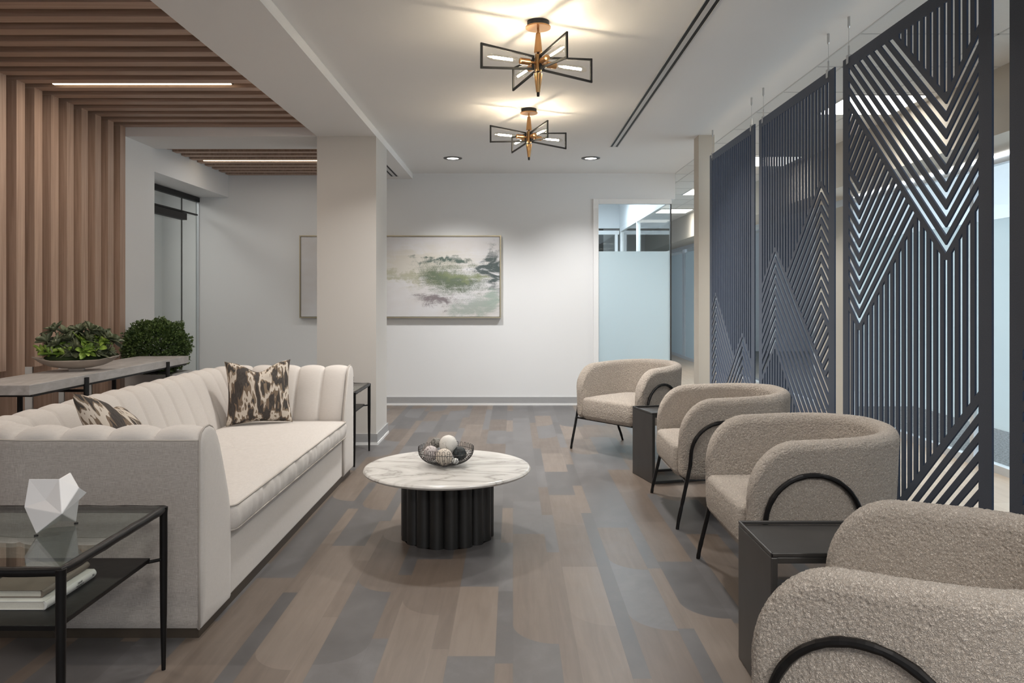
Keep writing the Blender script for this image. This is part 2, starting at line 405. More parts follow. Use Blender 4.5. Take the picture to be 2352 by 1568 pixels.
# acoustic tile ceiling of the corridor
mb = MB()
sbox('ceiling_tiles', M['tile'], GX, 3.12, -3.5, 18, H+.002, H+.05)
for x in (2.11, 2.72): mb.box(x-.006, x+.006, -3.5, 18, H-.0005, H+.01)
y = 4.267 - .61*12
while y < 18: mb.box(GX, 3.12, y-.006, y+.006, H-.0005, H+.01); y += .61
struct(mb.build('ceiling_grid', M['grid']))
sbox('trim_1', M['grid'], GX-.004, GX+.006, -3.5, BY+.01, H-.002, H+.02)
sbox('ceiling_corridor_bulkhead', M['beige'], 3.12, 3.56, -3.5, 18, 2.34, H+.1)
sbox('ceiling_office', M['tile'], 3.56, 7.6, -3.5, 18, 2.9, 2.95)
sbox('ceiling_meeting_room', M['ceil'], .3, GX-.02, BY+.12, 13.6, 2.93, 2.98)
sbox('ceiling_corridor_near_room', M['tile'], GX-.02, GX, BY, 18, H, H+.2)
# walls
struct(MB().box(-5.5, .957, BY, BY+.12, 0, 3.0).box(.957, GX, BY, BY+.12, 2.46, 3.0).build('wall_back', M['wall']))
sbox('wall_left', M['wall'], -3.62, -3.53, -3.5, 6.67, 0, 3.0)
sbox('wall_pilaster', M['wall'], -3.9, -3.392, 6.67, 7.21, 0, 3.0)
sbox('wall_left_bulkhead', M['wall'], -3.9, -3.396, 7.21, BY, 2.48, 2.9)
sbox('wall_front', M['wall'], -5.5, -3.1, -3.6, -3.5, 0, 3.0)
sbox('wall_front_right', M['wall'], 2.7, 7.6, -3.6, -3.5, 0, 3.0)
sbox('wall_front_head', M['wall'], -3.1, 2.7, -3.6, -3.5, 2.8, 3.0)
sbox('wall_front_sill', M['wall'], -3.1, 2.7, -3.6, -3.5, 0, .5)
sbox('wall_corridor_end', M['wall'], .2, 7.6, 18, 18.1, 0, 3.0)
sbox('wall_meeting_left', M['wall'], .2, .3, BY+.12, 13.6, 0, 3.0)
sbox('wall_column', M['column'], -1.715, -1.197, 6.67, 7.23, 0, 2.70)
sbox('wall_pier', M['beige'], 1.69, 1.833, 6.93, 7.11, 0, H)
# baseboards : grey cove with a white toe
def baseboard(name, x0, x1, y0, y1, d=.012):
    o = MB().box(x0-d, x1+d, y0-d, y1+d, .02, .098).build(name, M['base']); struct(o)
    t = struct(MB().box(x0-d-.006, x1+d+.006, y0-d-.006, y1+d+.006, 0, .022).build('trim_toe', M['white']))
baseboard('baseboard_back', -3.76, .94, BY-.001, BY+.05)
baseboard('baseboard_column', -1.715, -1.197, 6.67, 7.23)
baseboard('baseboard_meeting', GX-.05, GX, BY-.001, BY+.05)
# recess glass wall with door, left of the lobby
LX = -3.76
g = struct(thing('door_1', '', '', (LX, 8.0, 0))); del g['label']; del g['category']
MB().box(LX-.03, LX+.02, 7.2, BY, 2.42, 2.475).build('head_rail', M['blackmatte'], g)
MB().box(LX-.006, LX+.006, 7.21, 8.645, .01, 2.42).build('door_glass', M['glass'], g)
MB().box(LX-.006, LX+.006, 8.655, BY-.01, .01, 2.42).build('side_glass', M['glass'], g)
MB().box(LX-.006, LX+.006, 8.645, 8.655, .01, 2.42).build('glass_joint', M['darkmetal'], g)
MB().box(LX-.012, LX+.015, BY-.012, BY, 0, 2.42).build('side_channel', M['alum'], g)
c = MB().box(LX+.01, LX+.075, 7.5, 8.62, 2.16, 2.235).build('door_closer', M['blackmatte'], g, bevel=.004)
MB().box(LX+.03, LX+.06, 7.6, 8.95, 2.245, 2.262).build('closer_arm', M['blackmatte'], c, bevel=.002)
sbox('wall_closet', M['wall'], -5.5, LX-.02, BY-.02, BY+.02, 0, 3.0)
sbox('wall_closet_return', M['wall'], -4.25, -4.18, 8.6, BY, 0, 2.9)
sbox('wall_closet_back', M['wall'], -5.6, -5.5, 5.5, BY, 0, 3.0)
sbox('ceiling_closet', M['ceil'], -5.5, LX, 5.5, BY, 2.8, 2.9)
sbox('wall_closet_front', M['wall'], -5.5, -3.9, 5.4, 5.5, 0, 2.9)
# glazing in the back wall
g = struct(thing('window_1', '', '', (1.42, BY, 0))); del g['label']; del g['category']
MB().box(.957, 1.022, BY-.025, BY+.06, 0, 2.46).box(1.022, 1.885, BY-.025, BY+.06, 2.40, 2.46).box(1.022, 1.885, BY-.01, BY+.05, 0, .05).build('window_frame', M['white'], g, bevel=.003)
MB().box(1.022, 1.885, BY+.01, BY+.02, 1.836, 2.40).build('clear_pane', M['glass'], g)
MB().box(1.022, 1.885, BY+.01, BY+.02, .05, 1.836).build('frosted_pane', M['frost'], g)
MB().box(1.88, 1.895, BY-.0, BY+.04, 0, 2.40).build('edge_channel', M['darkmetal'], g)
# meeting room behind it : glazed far wall and glazed corridor side
sbox('wall_meeting_far', M['wall'], .3, GX, 13.46, 13.6, 2.5, 3.0)
sbox('wall_meeting_side_head', M['wall'], 1.88, GX-.001, BY+.12, 13.46, 2.5, 2.94)
def glazing(name, axis, c, a0, a1, z1, mull, zfrost, fr=M['alum'], extra=(), z0=.1):
    g = struct(thing(name, '', '', (c, (a0+a1)/2, 0) if axis == 'x' else ((a0+a1)/2, c, 0))); del g['label']; del g['category']
    def bx(b, a, b_, z0, z1_, t0, t1):
        return b.box(c+t0, c+t1, a, b_, z0, z1_) if axis == 'x' else b.box(a, b_, c+t0, c+t1, z0, z1_)
    f = MB(); bx(f, a0, a1, z1-.07, z1, -.03, .03); bx(f, a0, a1, 0, min(z0, .06), -.03, .03)
    for m in mull: bx(f, m-.025, m+.025, min(z0, .06), z1-.07, -.028, .028)
    for (e0, e1, ez0, ez1) in extra: bx(f, e0, e1, ez0, ez1, -.03, .03)
    f.build('window_frame', fr, g)
    if z0 > .1: bx(MB(), a0, a1, .06, z0, -.003, .003).build('clear_pane', M['glass'], g)
    if zfrost: bx(MB(), a0, a1, z0 if z0 > .1 else .06, zfrost, -.004, .004).build('frosted_pane', M['frost'], g)
    bx(MB(), a0, a1, zfrost or .1, z1-.07, -.003, .003).build('clear_pane', M['glass'], g)
    return g
glazing('window_2', 'y', 13.5, .35, 1.88, 2.46, (.4, 1.83), 1.85, M['white'])
glazing('window_3', 'x', 1.91, 9.3, 13.4, 2.5, (11.6, 13.35), 1.85, M['white'])
sbox('wall_behind_meeting', M['darkmetal'], .2, 1.9, 16, 16.1, 0, 3)
# office front along the corridor
glazing('window_4', 'x', 3.58, 3.6, 7.95, 2.34, (3.62, 5.9), 1.87, M['alum'], z0=.32)
glazing('window_5', 'x', 3.58, -3.5, 3.5, 2.34, (1.0,), 1.87, M['alum'], z0=.32)
glazing('window_6', 'x', 3.58, 9.0, 12.2, 2.34, (10.5, 12.15), None, M['alum'])
glazing('window_7', 'x', 3.58, 13.3, 17.9, 2.34, (13.35, 14.2, 14.35, 15.8, 15.95), 2.2, M['alum'])
for i, (a, b) in enumerate(((7.95, 9.0), (12.2, 13.3))):
    d = struct(thing('door_%d' % (i+2), '', '', (3.58, (a+b)/2, 0))); del d['label']; del d['category']
    MB().box(3.552, 3.608, a+.001, a+.06, 0, 2.27).box(3.552, 3.608, b-.06, b-.001, 0, 2.27).box(3.55, 3.61, a, b, 2.27, 2.34).build('door_frame', M['alum'], d)
    lf = MB().box(3.565, 3.60, a+.06, b-.06, .01, 2.27).build('door_leaf', M['beige'], d)
    MB().tube([(3.53, a+.16, .95), (3.53, a+.16, 1.25)], .012).box(3.53, 3.57, a+.15, a+.17, .96, .98).box(3.53, 3.57, a+.15, a+.17, 1.22, 1.24).build('door_handle', M['steel'], lf)
ys = 3.58
cl = MB().box(3.532, 3.546, -3.5, 7.9, 2.318, 2.332).build('linear_light', M['ledcool'])
tag(cl, 'long cool white light line at the head of the corridor glass', 'light')
# office interior behind the glass: window wall with mullions
g = struct(thing('window_8', '', '', (7.4, 6, 0))); del g['label']; del g['category']
f = MB().box(7.35, 7.42, -3.5, 18, 2.3, 2.9).box(7.35, 7.42, -3.5, 18, 0, .75)
for y in np.arange(-3, 18, 1.5): f.box(7.355, 7.415, y-.03, y+.03, .75, 2.3)
f.build('window_frame', M['white'], g)
sbox('wall_office_partition', M['wall'], 3.62, 7.6, 9.0, 9.1, 0, 2.9)
sbox('wall_office_partition_near', M['wall'], 3.62, 7.6, -.5, -.4, 0, 2.9)
# troffers
proto = None
for i, (y, lab) in enumerate(((3.4, 'flat ceiling panel light above the corridor, behind the tallest near screen'),
                              (5.83, 'flat ceiling panel light seen in the gap between two blue screens'),
                              (8.27, 'flat ceiling panel light seen just past the farthest screen'),
                              (10.7, 'flat ceiling panel light beside the pier at the corridor'),
                              (13.1, 'flat ceiling panel light seen through the clear top of the frosted glazing'))):
    if proto is None:
        proto = thing('ceiling_light', lab, 'light', (2.74, y, H), 0, 'corridor ceiling panel lights')
        MB().box(-.3, .3, -.3, .3, -.006, -.002).build('diffuser', M['troffer'], proto, world=False)
        MB().box(-.305, -.29, -.305, .305, -.009, -.001).box(.29, .305, -.305, .305, -.009, -.001).box(-.29, .29, -.305, -.29, -.009, -.001).box(-.29, .29, .29, .305, -.009, -.001).build('frame', M['grid'], proto, world=False)
    else: dup(proto, (2.74, y, H), None, lab)

# ================================================================== SLATS
random.seed(4)
def slat_run(parent, yf, xr, z0, zb, wall, w_=.09):
    """L shaped slat: far edge at yf; horizontal from x=-3.39 to xr, vertical down to zb"""
    y0, y1 = yf-w_, yf; b = MB()
    if wall:
        poly = [(-3.39, zb), (-3.39, z0), (xr, z0), (xr, z0+.13), (-3.52, z0+.13), (-3.52, zb)]
    else: poly = [(-3.39, z0), (xr, z0), (xr, z0+.1), (-3.39, z0+.1)]
    n = len(poly); vs = [(x, y0, z) for x, z in poly]+[(x, y1, z) for x, z in poly]
    if wall:
        fs = [(0, 1, 4, 5), (1, 2, 3, 4), (n+5, n+4, n+1, n), (n+4, n+3, n+2, n+1)]
    else: fs = [(0, 1, 2, 3), (n+3, n+2, n+1, n)]
    fs += [(i, n+i, n+(i+1) % n, (i+1) % n) for i in range(n)]
    return b.add(vs, fs).build('wood_slat', M['slat'], parent)
t = thing('slatted_timber_feature', 'warm walnut slats running up the wall and folding over the ceiling', 'wood slats', (-3.39, 4, 0))
ylast = 6.665
bots = {0: .49, 1: .74, 2: .47, 3: .80, 4: .47, 5: .86, 6: .47, 7: .68}
bots = {0: .46, 1: .475, 2: .80, 3: .475, 4: .82, 5: .475, 6: .80, 7: .475, 8: .8}
for k in range(27):
    slat_run(t, ylast-.196*k, -1.716, 2.778, bots.get(k, .02 if k % 2 == 1 else .47), True)
t2 = thing('slatted_ceiling_panel', 'dark timber slats on the lobby ceiling beyond the beam', 'wood slats', (-2.5, 8, 2.74))
for k in range(9): slat_run(t2, BY-.02-.2*k, -1.716, 2.74, 0, False)
def led(name, x0, x1, y0, z0, lab):
    q = thing(name, lab, 'light', ((x0+x1)/2, y0, z0))
    MB().box(x0, x1, y0, y0+.022, z0, z0+.006).build('light_diffuser', M['led'], q)
    MB().box(x0-.01, x1+.01, y0-.004, y0+.03, z0+.006, z0+.04).build('housing', M['blackmatte'], q)
led('linear_light', -3.22, -1.975, 5.328, 2.783, 'long warm light line recessed between the big ceiling slats')
led('linear_light', -3.3, -1.72, 8.12, 2.744, 'long warm light line between the slats of the lobby ceiling')

# ================================================================== CEILING FITTINGS
def slot_vent(lab, xs, y0, y1, z):
    q = thing('linear_air_vent', lab, 'vent', ((xs[0]+xs[1])/2, (y0+y1)/2, z))
    fr = MB()
    x0, x1 = xs
    wv = (x1-x0)
    b = MB().box(x0, x0+wv*.3, y0, y1, z-.001, z+.0005).box(x1-wv*.3, x1, y0, y1, z-.001, z+.0005)
    b.build('slot', M['blackmatte'], q)
    fr.box(x0-.006, x0, y0-.006, y1+.006, z-.004, z).box(x1, x1+.006, y0-.006, y1+.006, z-.004, z).box(x0+wv*.3, x1-wv*.3, y0, y1, z-.004, z)
    fr.build('frame', M['grid'], q)
slot_vent('long double slot air vent in the white ceiling', (.955, 1.025), 2.0, 7.48, H)
slot_vent('short double slot air vent under the soffit behind the column', (-1.42, -1.34), 7.6, 8.9, 2.699)
for x, lab in ((-.638, 'round recessed downlight above the green abstract painting'), (.827, 'round recessed downlight closest to the frosted glazing')):
    q = thing('recessed_downlight', lab, 'light', (x, 8.09, H), 0, 'recessed downlights before the back wall')
    MB().lathe([(.062, -.004), (.064, -.008), (.098, -.005), (.1, 0), (.062, 0)], (x, 8.09, H), 40, cap=False).build('trim_ring', M['darkmetal'], q, smooth=True)
    MB().lathe([(0, -.003), (.063, -.003), (.063, -.001), (0, -.001)], (x, 8.09, H), 32).build('lamp_lens', M['lamp'], q)
    l = bpy.data.lights.new('downlight_beam', 'SPOT'); l.energy = 150; l.spot_size = math.radians(116); l.spot_blend = .85; l.color = (1, .985, .97); l.shadow_soft_size = .06
    lo = bpy.data.objects.new('downlight_beam', l); COL.objects.link(lo); lo.location = (x, 8.09, H-.03); lo.rotation_euler = (.1, 0, 0)

def ceiling_fixture(loc, lab):
    q = thing('starburst_ceiling_lamp', lab, 'lamp', loc, 0, 'starburst ceiling lamps')   # loc at the ceiling
    L = lambda prof, nm, mt, par=q, n=32: MB().lathe(prof, (0, 0, 0), n).build(nm, mt, par, smooth=True, world=False)
    L([(.0, 0), (.059, 0), (.059, -.026), (0, -.026)], 'canopy_mount', M['blackmatte'])
    L([(.0, -.026), (.062, -.026), (.0675, -.029), (.0675, -.036), (0, -.036)], 'canopy_plate', M['copper'])
    L([(.006, -.036), (.006, -.06), (.012, -.062), (.0225, -.165), (.020, -.168), (.0, -.168)], 'upper_cone', M['copper'])
    L([(.007, -.158), (.007, -.40), (0, -.40)], 'stem', M['blackmatte'])
    L([(0, -.177), (.018, -.177), (.018, -.268), (0, -.268)], 'hub', M['brass'])
    L([(0, -.278), (.0225, -.278), (.023, -.284), (.010, -.378), (0, -.378)], 'lower_cone', M['brass'])
    L([(0, -.374), (.008, -.374), (.008, -.392), (0, -.392)], 'finial', M['blackmatte'])
    for deg in (24, 114, 204, 294):
        m = Matrix.Rotation(math.radians(deg), 4, 'Z')
        pts = [(.03, -.19), (.325, -.162), (.325, -.284), (.03, -.256)]
        b = MB(); bw = .0056
        for i in range(4):
            a, c_ = pts[i], pts[(i+1) % 4]
            d = Vector((c_[0]-a[0], 0, c_[1]-a[1])); ln = d.length; d.normalize()
            p = Vector((-d.z, 0, d.x))*bw; e = d*bw
            A = Vector((a[0], 0, a[1]))-e; B_ = Vector((c_[0], 0, c_[1]))+e
            vs = [m @ (v+Vector((0, yy, 0))) for yy in (-.0045, .0045) for v in (A-p, A+p, B_+p, B_-p)]
            b.add(vs, [(0, 1, 2, 3), (7, 6, 5, 4), (0, 4, 5, 1), (1, 5, 6, 2), (2, 6, 7, 3), (3, 7, 4, 0)])
        b.build('arm_frame', M['blackmatte'], q, world=False)
        T = lambda x0, x1, r, bb=None: (bb or MB())
        zc = -.223
        tp = lambda x: m @ Vector((x, 0, zc))
        sk = MB().tube([tp(.015), tp(.05)], .008, 10).tube([tp(.05), tp(.052), tp(.105), tp(.107)], [.015, .0175, .0175, .015], 20).build('socket', M['copper'], q, smooth=True, world=False)
        rb = .0170
        bl = MB().tube([tp(x) for x in (.107, .115, .13, .272, .285, .293, .297)], [.011, .0125, rb, rb, .0125, .007, .002], 16).build('bulb', M['bulbglass'], q, smooth=True, world=False)
        fl = MB()
        for o_ in ((.0045, 0), (-.0045, 0), (0, .0045), (0, -.0045)):
            pa = m @ Vector((.15, o_[0], zc+o_[1])); pb = m @ Vector((.262, o_[0], zc+o_[1])); fl.tube([pa, pb], .0022, 6)
        fl.build('filament', M['filament'], bl, world=False)
    return q
fx = ceiling_fixture((.135, 4.07, H), 'brass and black starburst ceiling lamp, the larger one nearer the viewer')
fx['label'] = 'brass and black starburst ceiling lamp farther from the back wall'
dup(fx, (.126, 5.97, H), None, 'brass and black starburst ceiling lamp closer to the back wall and downlights')

# ================================================================== HANGING SCREENS
def clip(poly, a, b, c):
    """keep a*u+b*z+c >= 0"""
    out = []
    for i in range(len(poly)):
        p, q = poly[i], poly[(i+1) % len(poly)]
        dp, dq = a*p[0]+b*p[1]+c, a*q[0]+b*q[1]+c
        if dp >= 0: out.append(p)
        if (dp >= 0) != (dq >= 0):
            t_ = dp/(dp-dq); out.append((p[0]+(q[0]-p[0])*t_, p[1]+(q[1]-p[1])*t_))
    return out
def parea(p): return abs(sum(p[i][0]*p[(i+1) % len(p)][1]-p[(i+1) % len(p)][0]*p[i][1] for i in range(len(p))))/2
MS = .95; VP = .0717; VW = .034; SW = .024; ZB, ZT = .12, 2.554; BT = .0275*1.38
def line_slot(zc, u0, sgn, ua, ub):    # strip with centre line z = zc + sgn*MS*(u-u0), ua<u<ub
    f = lambda u: zc+sgn*MS*(u-u0)
    return [(ua, f(ua)-VW/2), (ub, f(ub)-VW/2), (ub, f(ub)+VW/2), (ua, f(ua)+VW/2)]
def above(zc, u0, s): return (-s*MS, 1, -(zc-s*MS*u0))      # z > zc + s*MS*(u-u0)
def below(zc, u0, s): return (s*MS, -1, (zc-s*MS*u0))
def vslots(grid, fl, fu, out, b=(.07, 1.19)):
    for u in grid:
        a, c_ = u-SW/2, u+SW/2
        if a < b[0]-.004 or c_ > b[1]+.006: continue
        la, lc = fl(a), fl(c_); ua, uc = fu(a), fu(c_)
        if ua-la < .004 and uc-lc < .004: continue
        if ua-la < .002: la = ua-.002
        if uc-lc < .002: lc = uc-.002
        out.append([(a, la), (c_, lc), (c_, uc), (a, ua)])
def pattern(kind, W):
    out = []; UL, UR = .069, W-.08; zt, zb = ZT-.058, ZB+.058
    fr = [(1, 0, -UL), (-1, 0, UR), (0, 1, -zb), (0, -1, zt)]
    def add(p, cs):
        for c_ in list(cs)+fr:
            p = clip(p, *c_)
            if len(p) < 3: return
        if parea(p) > 6e-5: out.append(p)
    if kind == 'V':
        u1, u2 = .963, .185; z1, z2 = 1.491, 1.172; pt = .052
        for k in range(9):
            z = z1+k*VP
            add(line_slot(z, u1, -1, -.5, u1), []); add(line_slot(z, u1, 1, u1, 2), [])
        gap = VW/2+BT
        for k in range(0, 10): add(line_slot(z2+k*VP, u2, -1, -.2, u2), [])
        for k in range(0, 26):
            cs = [below(z1-gap, u1, -1)]
            if k < 10: add(line_slot(z2+k*VP, u2, 1, u2, 2), cs)
            else: add(line_slot(z2+k*VP, u2, 1, -.3, 2), cs+[above(z2+9*VP+gap, u2, -1)])
        g = [u1+pt*i for i in range(-20, 6)]
        vslots(g, lambda u: z1+8*VP+gap+MS*abs(u-u1), lambda u: zt, out, (UL, UR))
        zd = lambda u: .897+.012-MS*(1.171-u)
        vslots(g, lambda u: max(zb, zd(u)+.02), lambda u: min(z1-gap+MS*abs(u-u1), z2-gap+MS*abs(u-u2)) if True else 0, out, (UL, UR))
        for k in range(1, 18): add(line_slot(zd(1.171)-.045-(k-1)*VP, 1.171, 1, -.3, 2), [])
    if kind in ('L2', 'L1', 'L4'):
        gap = VW/2+BT
        if kind == 'L2': (ua, za), (ub, zbk), nb, na, pt = (.332, 1.584), (1.09, 1.913), 9, 10, .0505
        if kind == 'L4': (ua, za), (ub, zbk), nb, na, pt = (.60, 1.60), (1.10, 1.30), 9, 10, .05
        if kind == 'L1': (ub, zbk), (ua, za), nb, na, pt = (.194, 1.287), (.963, .972), 11, 30, .0513
        # front family (a) : lambda chevrons
        for k in range(nb):
            z = za-k*VP
            add(line_slot(z, ua, 1, -.5, ua), []); add(line_slot(z, ua, -1, ua, 2.2), [])
        # back family (b) clipped by the outermost arm of (a)
        side = -1 if ub > ua else 1
        zo = za+gap
        for k in range(0, 34):
            z = zbk-k*VP
            if side == -1:      # b lies to the right, above a's right arm
                cs = [above(zo, ua, -1)]
                if k < na:
                    add(line_slot(z, ub, 1, -.5, ub), cs+[above(zo, ua, 1)] if False else cs); add(line_slot(z, ub, -1, ub, 2.2), cs)
                else: add(line_slot(z, ub, 1, -.5, 2.2), cs+[below(zbk-(na-1)*VP-gap, ub, -1)])
            else:               # b lies to the left, above a's left arm
                cs = [above(zo, ua, 1)]
                if k < na: add(line_slot(z, ub, 1, -.5, ub), cs); add(line_slot(z, ub, -1, ub, ua+.2), cs)
        g = [ub+pt*i for i in range(-24, 24)]
        top = lambda u: max(za+gap-MS*abs(u-ua), zbk+gap-MS*abs(u-ub))
        vslots(g, lambda u: max(zb, top(u)), lambda u: zt, out, (UL, UR))
        vslots(g, lambda u: zb, lambda u: za-(nb-1)*VP-gap-MS*abs(u-ua), out, (UL, UR))
    return out
def screen(y_far, W, kind, lab, cables):
    X0, T = 1.76, .0078
    q = thing('hanging_screen', lab, 'screen', (X0, y_far-W/2, ZB), 0, 'slotted felt screens hung from the ceiling')
    slots = pattern(kind, W)
    verts = [Vector((0, ZB)), Vector((W, ZB)), Vector((W, ZT)), Vector((0, ZT))]; faces = [[0, 1, 2, 3]]
    for p in slots:
        a = sum(p[i][0]*p[(i+1) % len(p)][1]-p[(i+1) % len(p)][0]*p[i][1] for i in range(len(p)))
        if a < 0: p = p[::-1]
        o = len(verts); verts += [Vector(v) for v in p]; faces.append(list(range(o, o+len(p))))
    vo, eo, fo, ov, oe, of = delaunay_2d_cdt(verts, [], faces, 1, 1e-5)
    keep = [f for f, src in zip(fo, of) if list(src) == [0]]
    bm = bmesh.new(); off = q.location
    bv = [bm.verts.new((X0-off.x, (y_far-v.x)-off.y, v.y-off.z)) for v in vo]
    for f in keep:
        try: bm.faces.new([bv[i] for i in f])
        except ValueError: pass
    for v in [v for v in bm.verts if not v.link_faces]: bm.verts.remove(v)
    bmesh.ops.recalc_face_normals(bm, faces=bm.faces)
    r = bmesh.ops.extrude_face_region(bm, geom=bm.faces[:])
    for v in [e for e in r['geom'] if isinstance(e, bmesh.types.BMVert)]: v.co.x += T
    bmesh.ops.recalc_face_normals(bm, faces=bm.faces)
    for f in bm.faces: f.material_index = 0 if abs(f.normal.x) > .5 else 1
    me = bpy.data.meshes.new('felt_sheet'); bm.to_mesh(me); bm.free()
    me.materials.append(M['felt']); me.materials.append(M['feltedge'])
    o = bpy.data.objects.new('felt_sheet', me); COL.objects.link(o); o.parent = q
    for yc in cables:
        xc = X0+T/2
        c = MB().tube([(xc, yc, ZT+.02), (xc, yc, H-.05)], .0012, 6).build('cable', M['steel'], q)
        MB().box(xc-.009, xc+.009, yc-.013, yc+.013, ZT-.035, ZT+.012).tube([(xc, yc, ZT+.01), (xc, yc, ZT+.06)], .0045, 10).build('clip', M['steel'], c)
        MB().tube([(xc, yc, H-.06), (xc, yc, H-.05), (xc, yc, H)], [.003, .007, .007], 12).build('ceiling_mount', M['steel'], c)
screen(6.81, 1.26, 'L1', 'navy felt screen with low mountain shapes, farthest along the row', (6.73, 5.63))
screen(5.45, 1.28, 'L2', 'navy felt screen cut with two nested mountain peaks, second from the pier', (5.365, 4.26))
screen(4.063, 1.263, 'V', 'charcoal felt screen cut with large downward V chevrons', (4.0, 2.88))
screen(2.70, 1.26, 'L4', 'charcoal felt screen cut off by the right edge of the picture', (2.62, 1.5))

# ================================================================== PAINTING
q = thing('framed_painting', 'wide abstract green and white painting in a thin champagne frame', 'painting', (-1.34, BY-.03, 1.53))
px0, px1, pz0, pz1 = -2.537, -.14, 1.04, 2.022
MB().box(px0, px1, BY-.05, BY, pz0, pz0+.014).box(px0, px1, BY-.05, BY, pz1-.014, pz1).box(px0, px0+.014, BY-.05, BY, pz0+.014, pz1-.014).box(px1-.014, px1, BY-.05, BY, pz0+.014, pz1-.014).build('picture_frame', M['champagne'], q)
mb = MB().box(px0+.018, px1-.018, BY-.042, BY-.005, pz0+.018, pz1-.018)
o = mb.build('canvas', M['painting'], q)
o.data.transform(Matrix.Translation((0, 0, .49))); o.location = (0, 0, -.49)

# ================================================================== SOFA
def sofa():
    q = thing('channel_back_sofa', 'long cream channel-tufted sofa on a dark plinth', 'sofa', (-1.7, 4.25, 0))
    XF, XB, Y0, Y1, R = -1.19, -2.20, 2.88, 5.62, .36
    # outer path, from near arm front round the back to the far arm front
    segs = []
    la = (XF-(XB+R)); lc = PI*R/2; lb = (Y1-Y0)-2*R; L = 2*la+2*lc+lb
    def P(s):
        if s < la: return (XF-s, Y0), (0, 1)
        s -= la
        if s < lc:
            a = s/R; return (XB+R-R*math.sin(a), Y0+R-R*math.cos(a)), (math.sin(a), math.cos(a))
        s -= lc
        if s < lb: return (XB, Y0+R+s), (1, 0)
        s -= lb
        if s < lc:
            a = s/R; return (XB+R-R*math.cos(a), Y1-R+R*math.sin(a)), (math.cos(a), -math.sin(a))
        s -= lc
        return (XB+R+s, Y1), (0, -1)
    nch = 25; cw = L/nch; per = 16
    prof = [(.004, .752), (.006, .768), (.022, .788), (.055, .799), (.095, .799), (.128, .787), (.15, .765), (.172, .73), (.195, .685), (.215, .64), (.235, .59), (.255, .54), (.27, .49), (.28, .44), (.285, .38), (.285, .30)]
    rows = []
    for k in range(nch*per+1):
        s = k*cw/per; (x, y), (nx, ny) = P(min(s, L-1e-6)); ph = (k % per)/per
        sc = abs(math.sin(PI*ph))**.42
        row = []
        for i, (n_, z) in enumerate(prof):
            a = prof[max(i-1, 0)]; b = prof[min(i+1, len(prof)-1)]
            dn, dz = b[0]-a[0], b[1]-a[1]; ln = math.hypot(dn, dz); on, oz = -dz/ln, dn/ln   # outward normal
            on, oz = -on, -oz
            if oz < 0 and i < 8: on, oz = -on, -oz
            if i >= 8: on, oz = abs(on), abs(oz)
            amp = (0 if i == 0 else .009 if i == 1 else .026)
            d = (sc-1)*amp
            nn = n_+on*d; zz = z+oz*d
            row.append((x+nx*nn, y+ny*nn, zz))
        rows.append(row)
    MB().grid(rows).build('channel_tufting', M['velvet'], q, smooth='all', fix=True)
    # outer upholstered panel
    rows = []
    for k in range(0, 201):
        s = L*k/200; (x, y), (nx, ny) = P(min(s, L-1e-6))
        rows.append([(x+nx*n_, y+ny*n_, z) for n_, z in ((.012, .04), (.004, .055), (0, .08), (0, .4), (0, .73), (.0, .748), (.006, .756), (.02, .757))])
    MB().grid(rows).build('outer_panel', M['linen'], q, smooth='all')
    pp = []
    for k in range(0, 201):
        s = L*k/200; (x, y), (nx, ny) = P(min(s, L-1e-6)); pp.append((x+nx*.003, y+ny*.003, .7535))
    MB().tube(pp, .0032, 6).build('top_seam', M['piping'], q, smooth='all')
    # arm fronts
    for sgn, yb in ((1, Y0), (-1, Y1)):
        out = [(0.0, .04), (0, .30), (0, .60), (0, .72), (.004, .755), (.018, .782), (.05, .797), (.09, .799), (.125, .786), (.152, .762), (.178, .72), (.205, .66), (.24, .58), (.272, .50), (.292, .43), (.30, .34), (.302, .2), (.30, .04)]
        cx, cz = .14, .4
        rows = []
        for sc, dx in ((.996, -.003), (.996, 0.003), (.985, .010), (.95, .015), (.8, .018), (.4, .02), (.0, .02)):
            rows.append([(XF+dx, yb+sgn*(cx+(n_-cx)*sc), cz+(z-cz)*sc) for n_, z in out])
        MB().grid(rows, True).build('arm_front', M['velvet'], q, smooth='all', merge=1e-5)
        MB().tube([(XF+.004, yb+sgn*n_, z) for n_, z in out], .0038, 8).build('piping', M['piping'], q, smooth='all')
    # front rail, deck, plinth
    MB().box(XB+.24, XF-.003, Y0+.285, Y1-.285, .04, .315).build('front_rail', M['velvet'], q, bevel=.008)
    MB().box(XB+.03, XF-.006, Y0+.02, Y1-.02, 0, .042).build('plinth', M['plinth'], q)
    # cushion
    cx0, cx1, cy0, cy1 = XB+.255, XF+.03, Y0+.292, Y1-.292
    def outline(n=220, inset=0):
        pts = []; rf = .05; rb_ = .14
        cs = [(cx1-rf, cy0+rf, rf, -PI/2), (cx1-rf, cy1-rf, rf, 0), (cx0+rb_, cy1-rb_, rb_, PI/2), (cx0+rb_, cy0+rb_, rb_, PI)]
        for i, (x, y, r, a0) in enumerate(cs):
            for j in range(11):
                a = a0+PI/2*j/10; pts.append((x+(r-inset)*math.cos(a), y+(r-inset)*math.sin(a)))
            x2, y2, r2, b0 = cs[(i+1) % 4]
            pa = pts[-1]; pb = (x2+(r2-inset)*math.cos(b0), y2+(r2-inset)*math.sin(b0))
            m_ = 90 if i in (0, 2) else 20
            for j in range(1, m_): pts.append((pa[0]+(pb[0]-pa[0])*j/m_, pa[1]+(pb[1]-pa[1])*j/m_))
        return pts
    o0 = outline(); cxm = (cx0+cx1)/2; cym = (cy0+cy1)/2
    rows = []
    def wr(y, z): return .006*noise.noise(Vector((y*14, 3.1, z*6)))+.004*noise.noise(Vector((y*35, 9, z*4)))
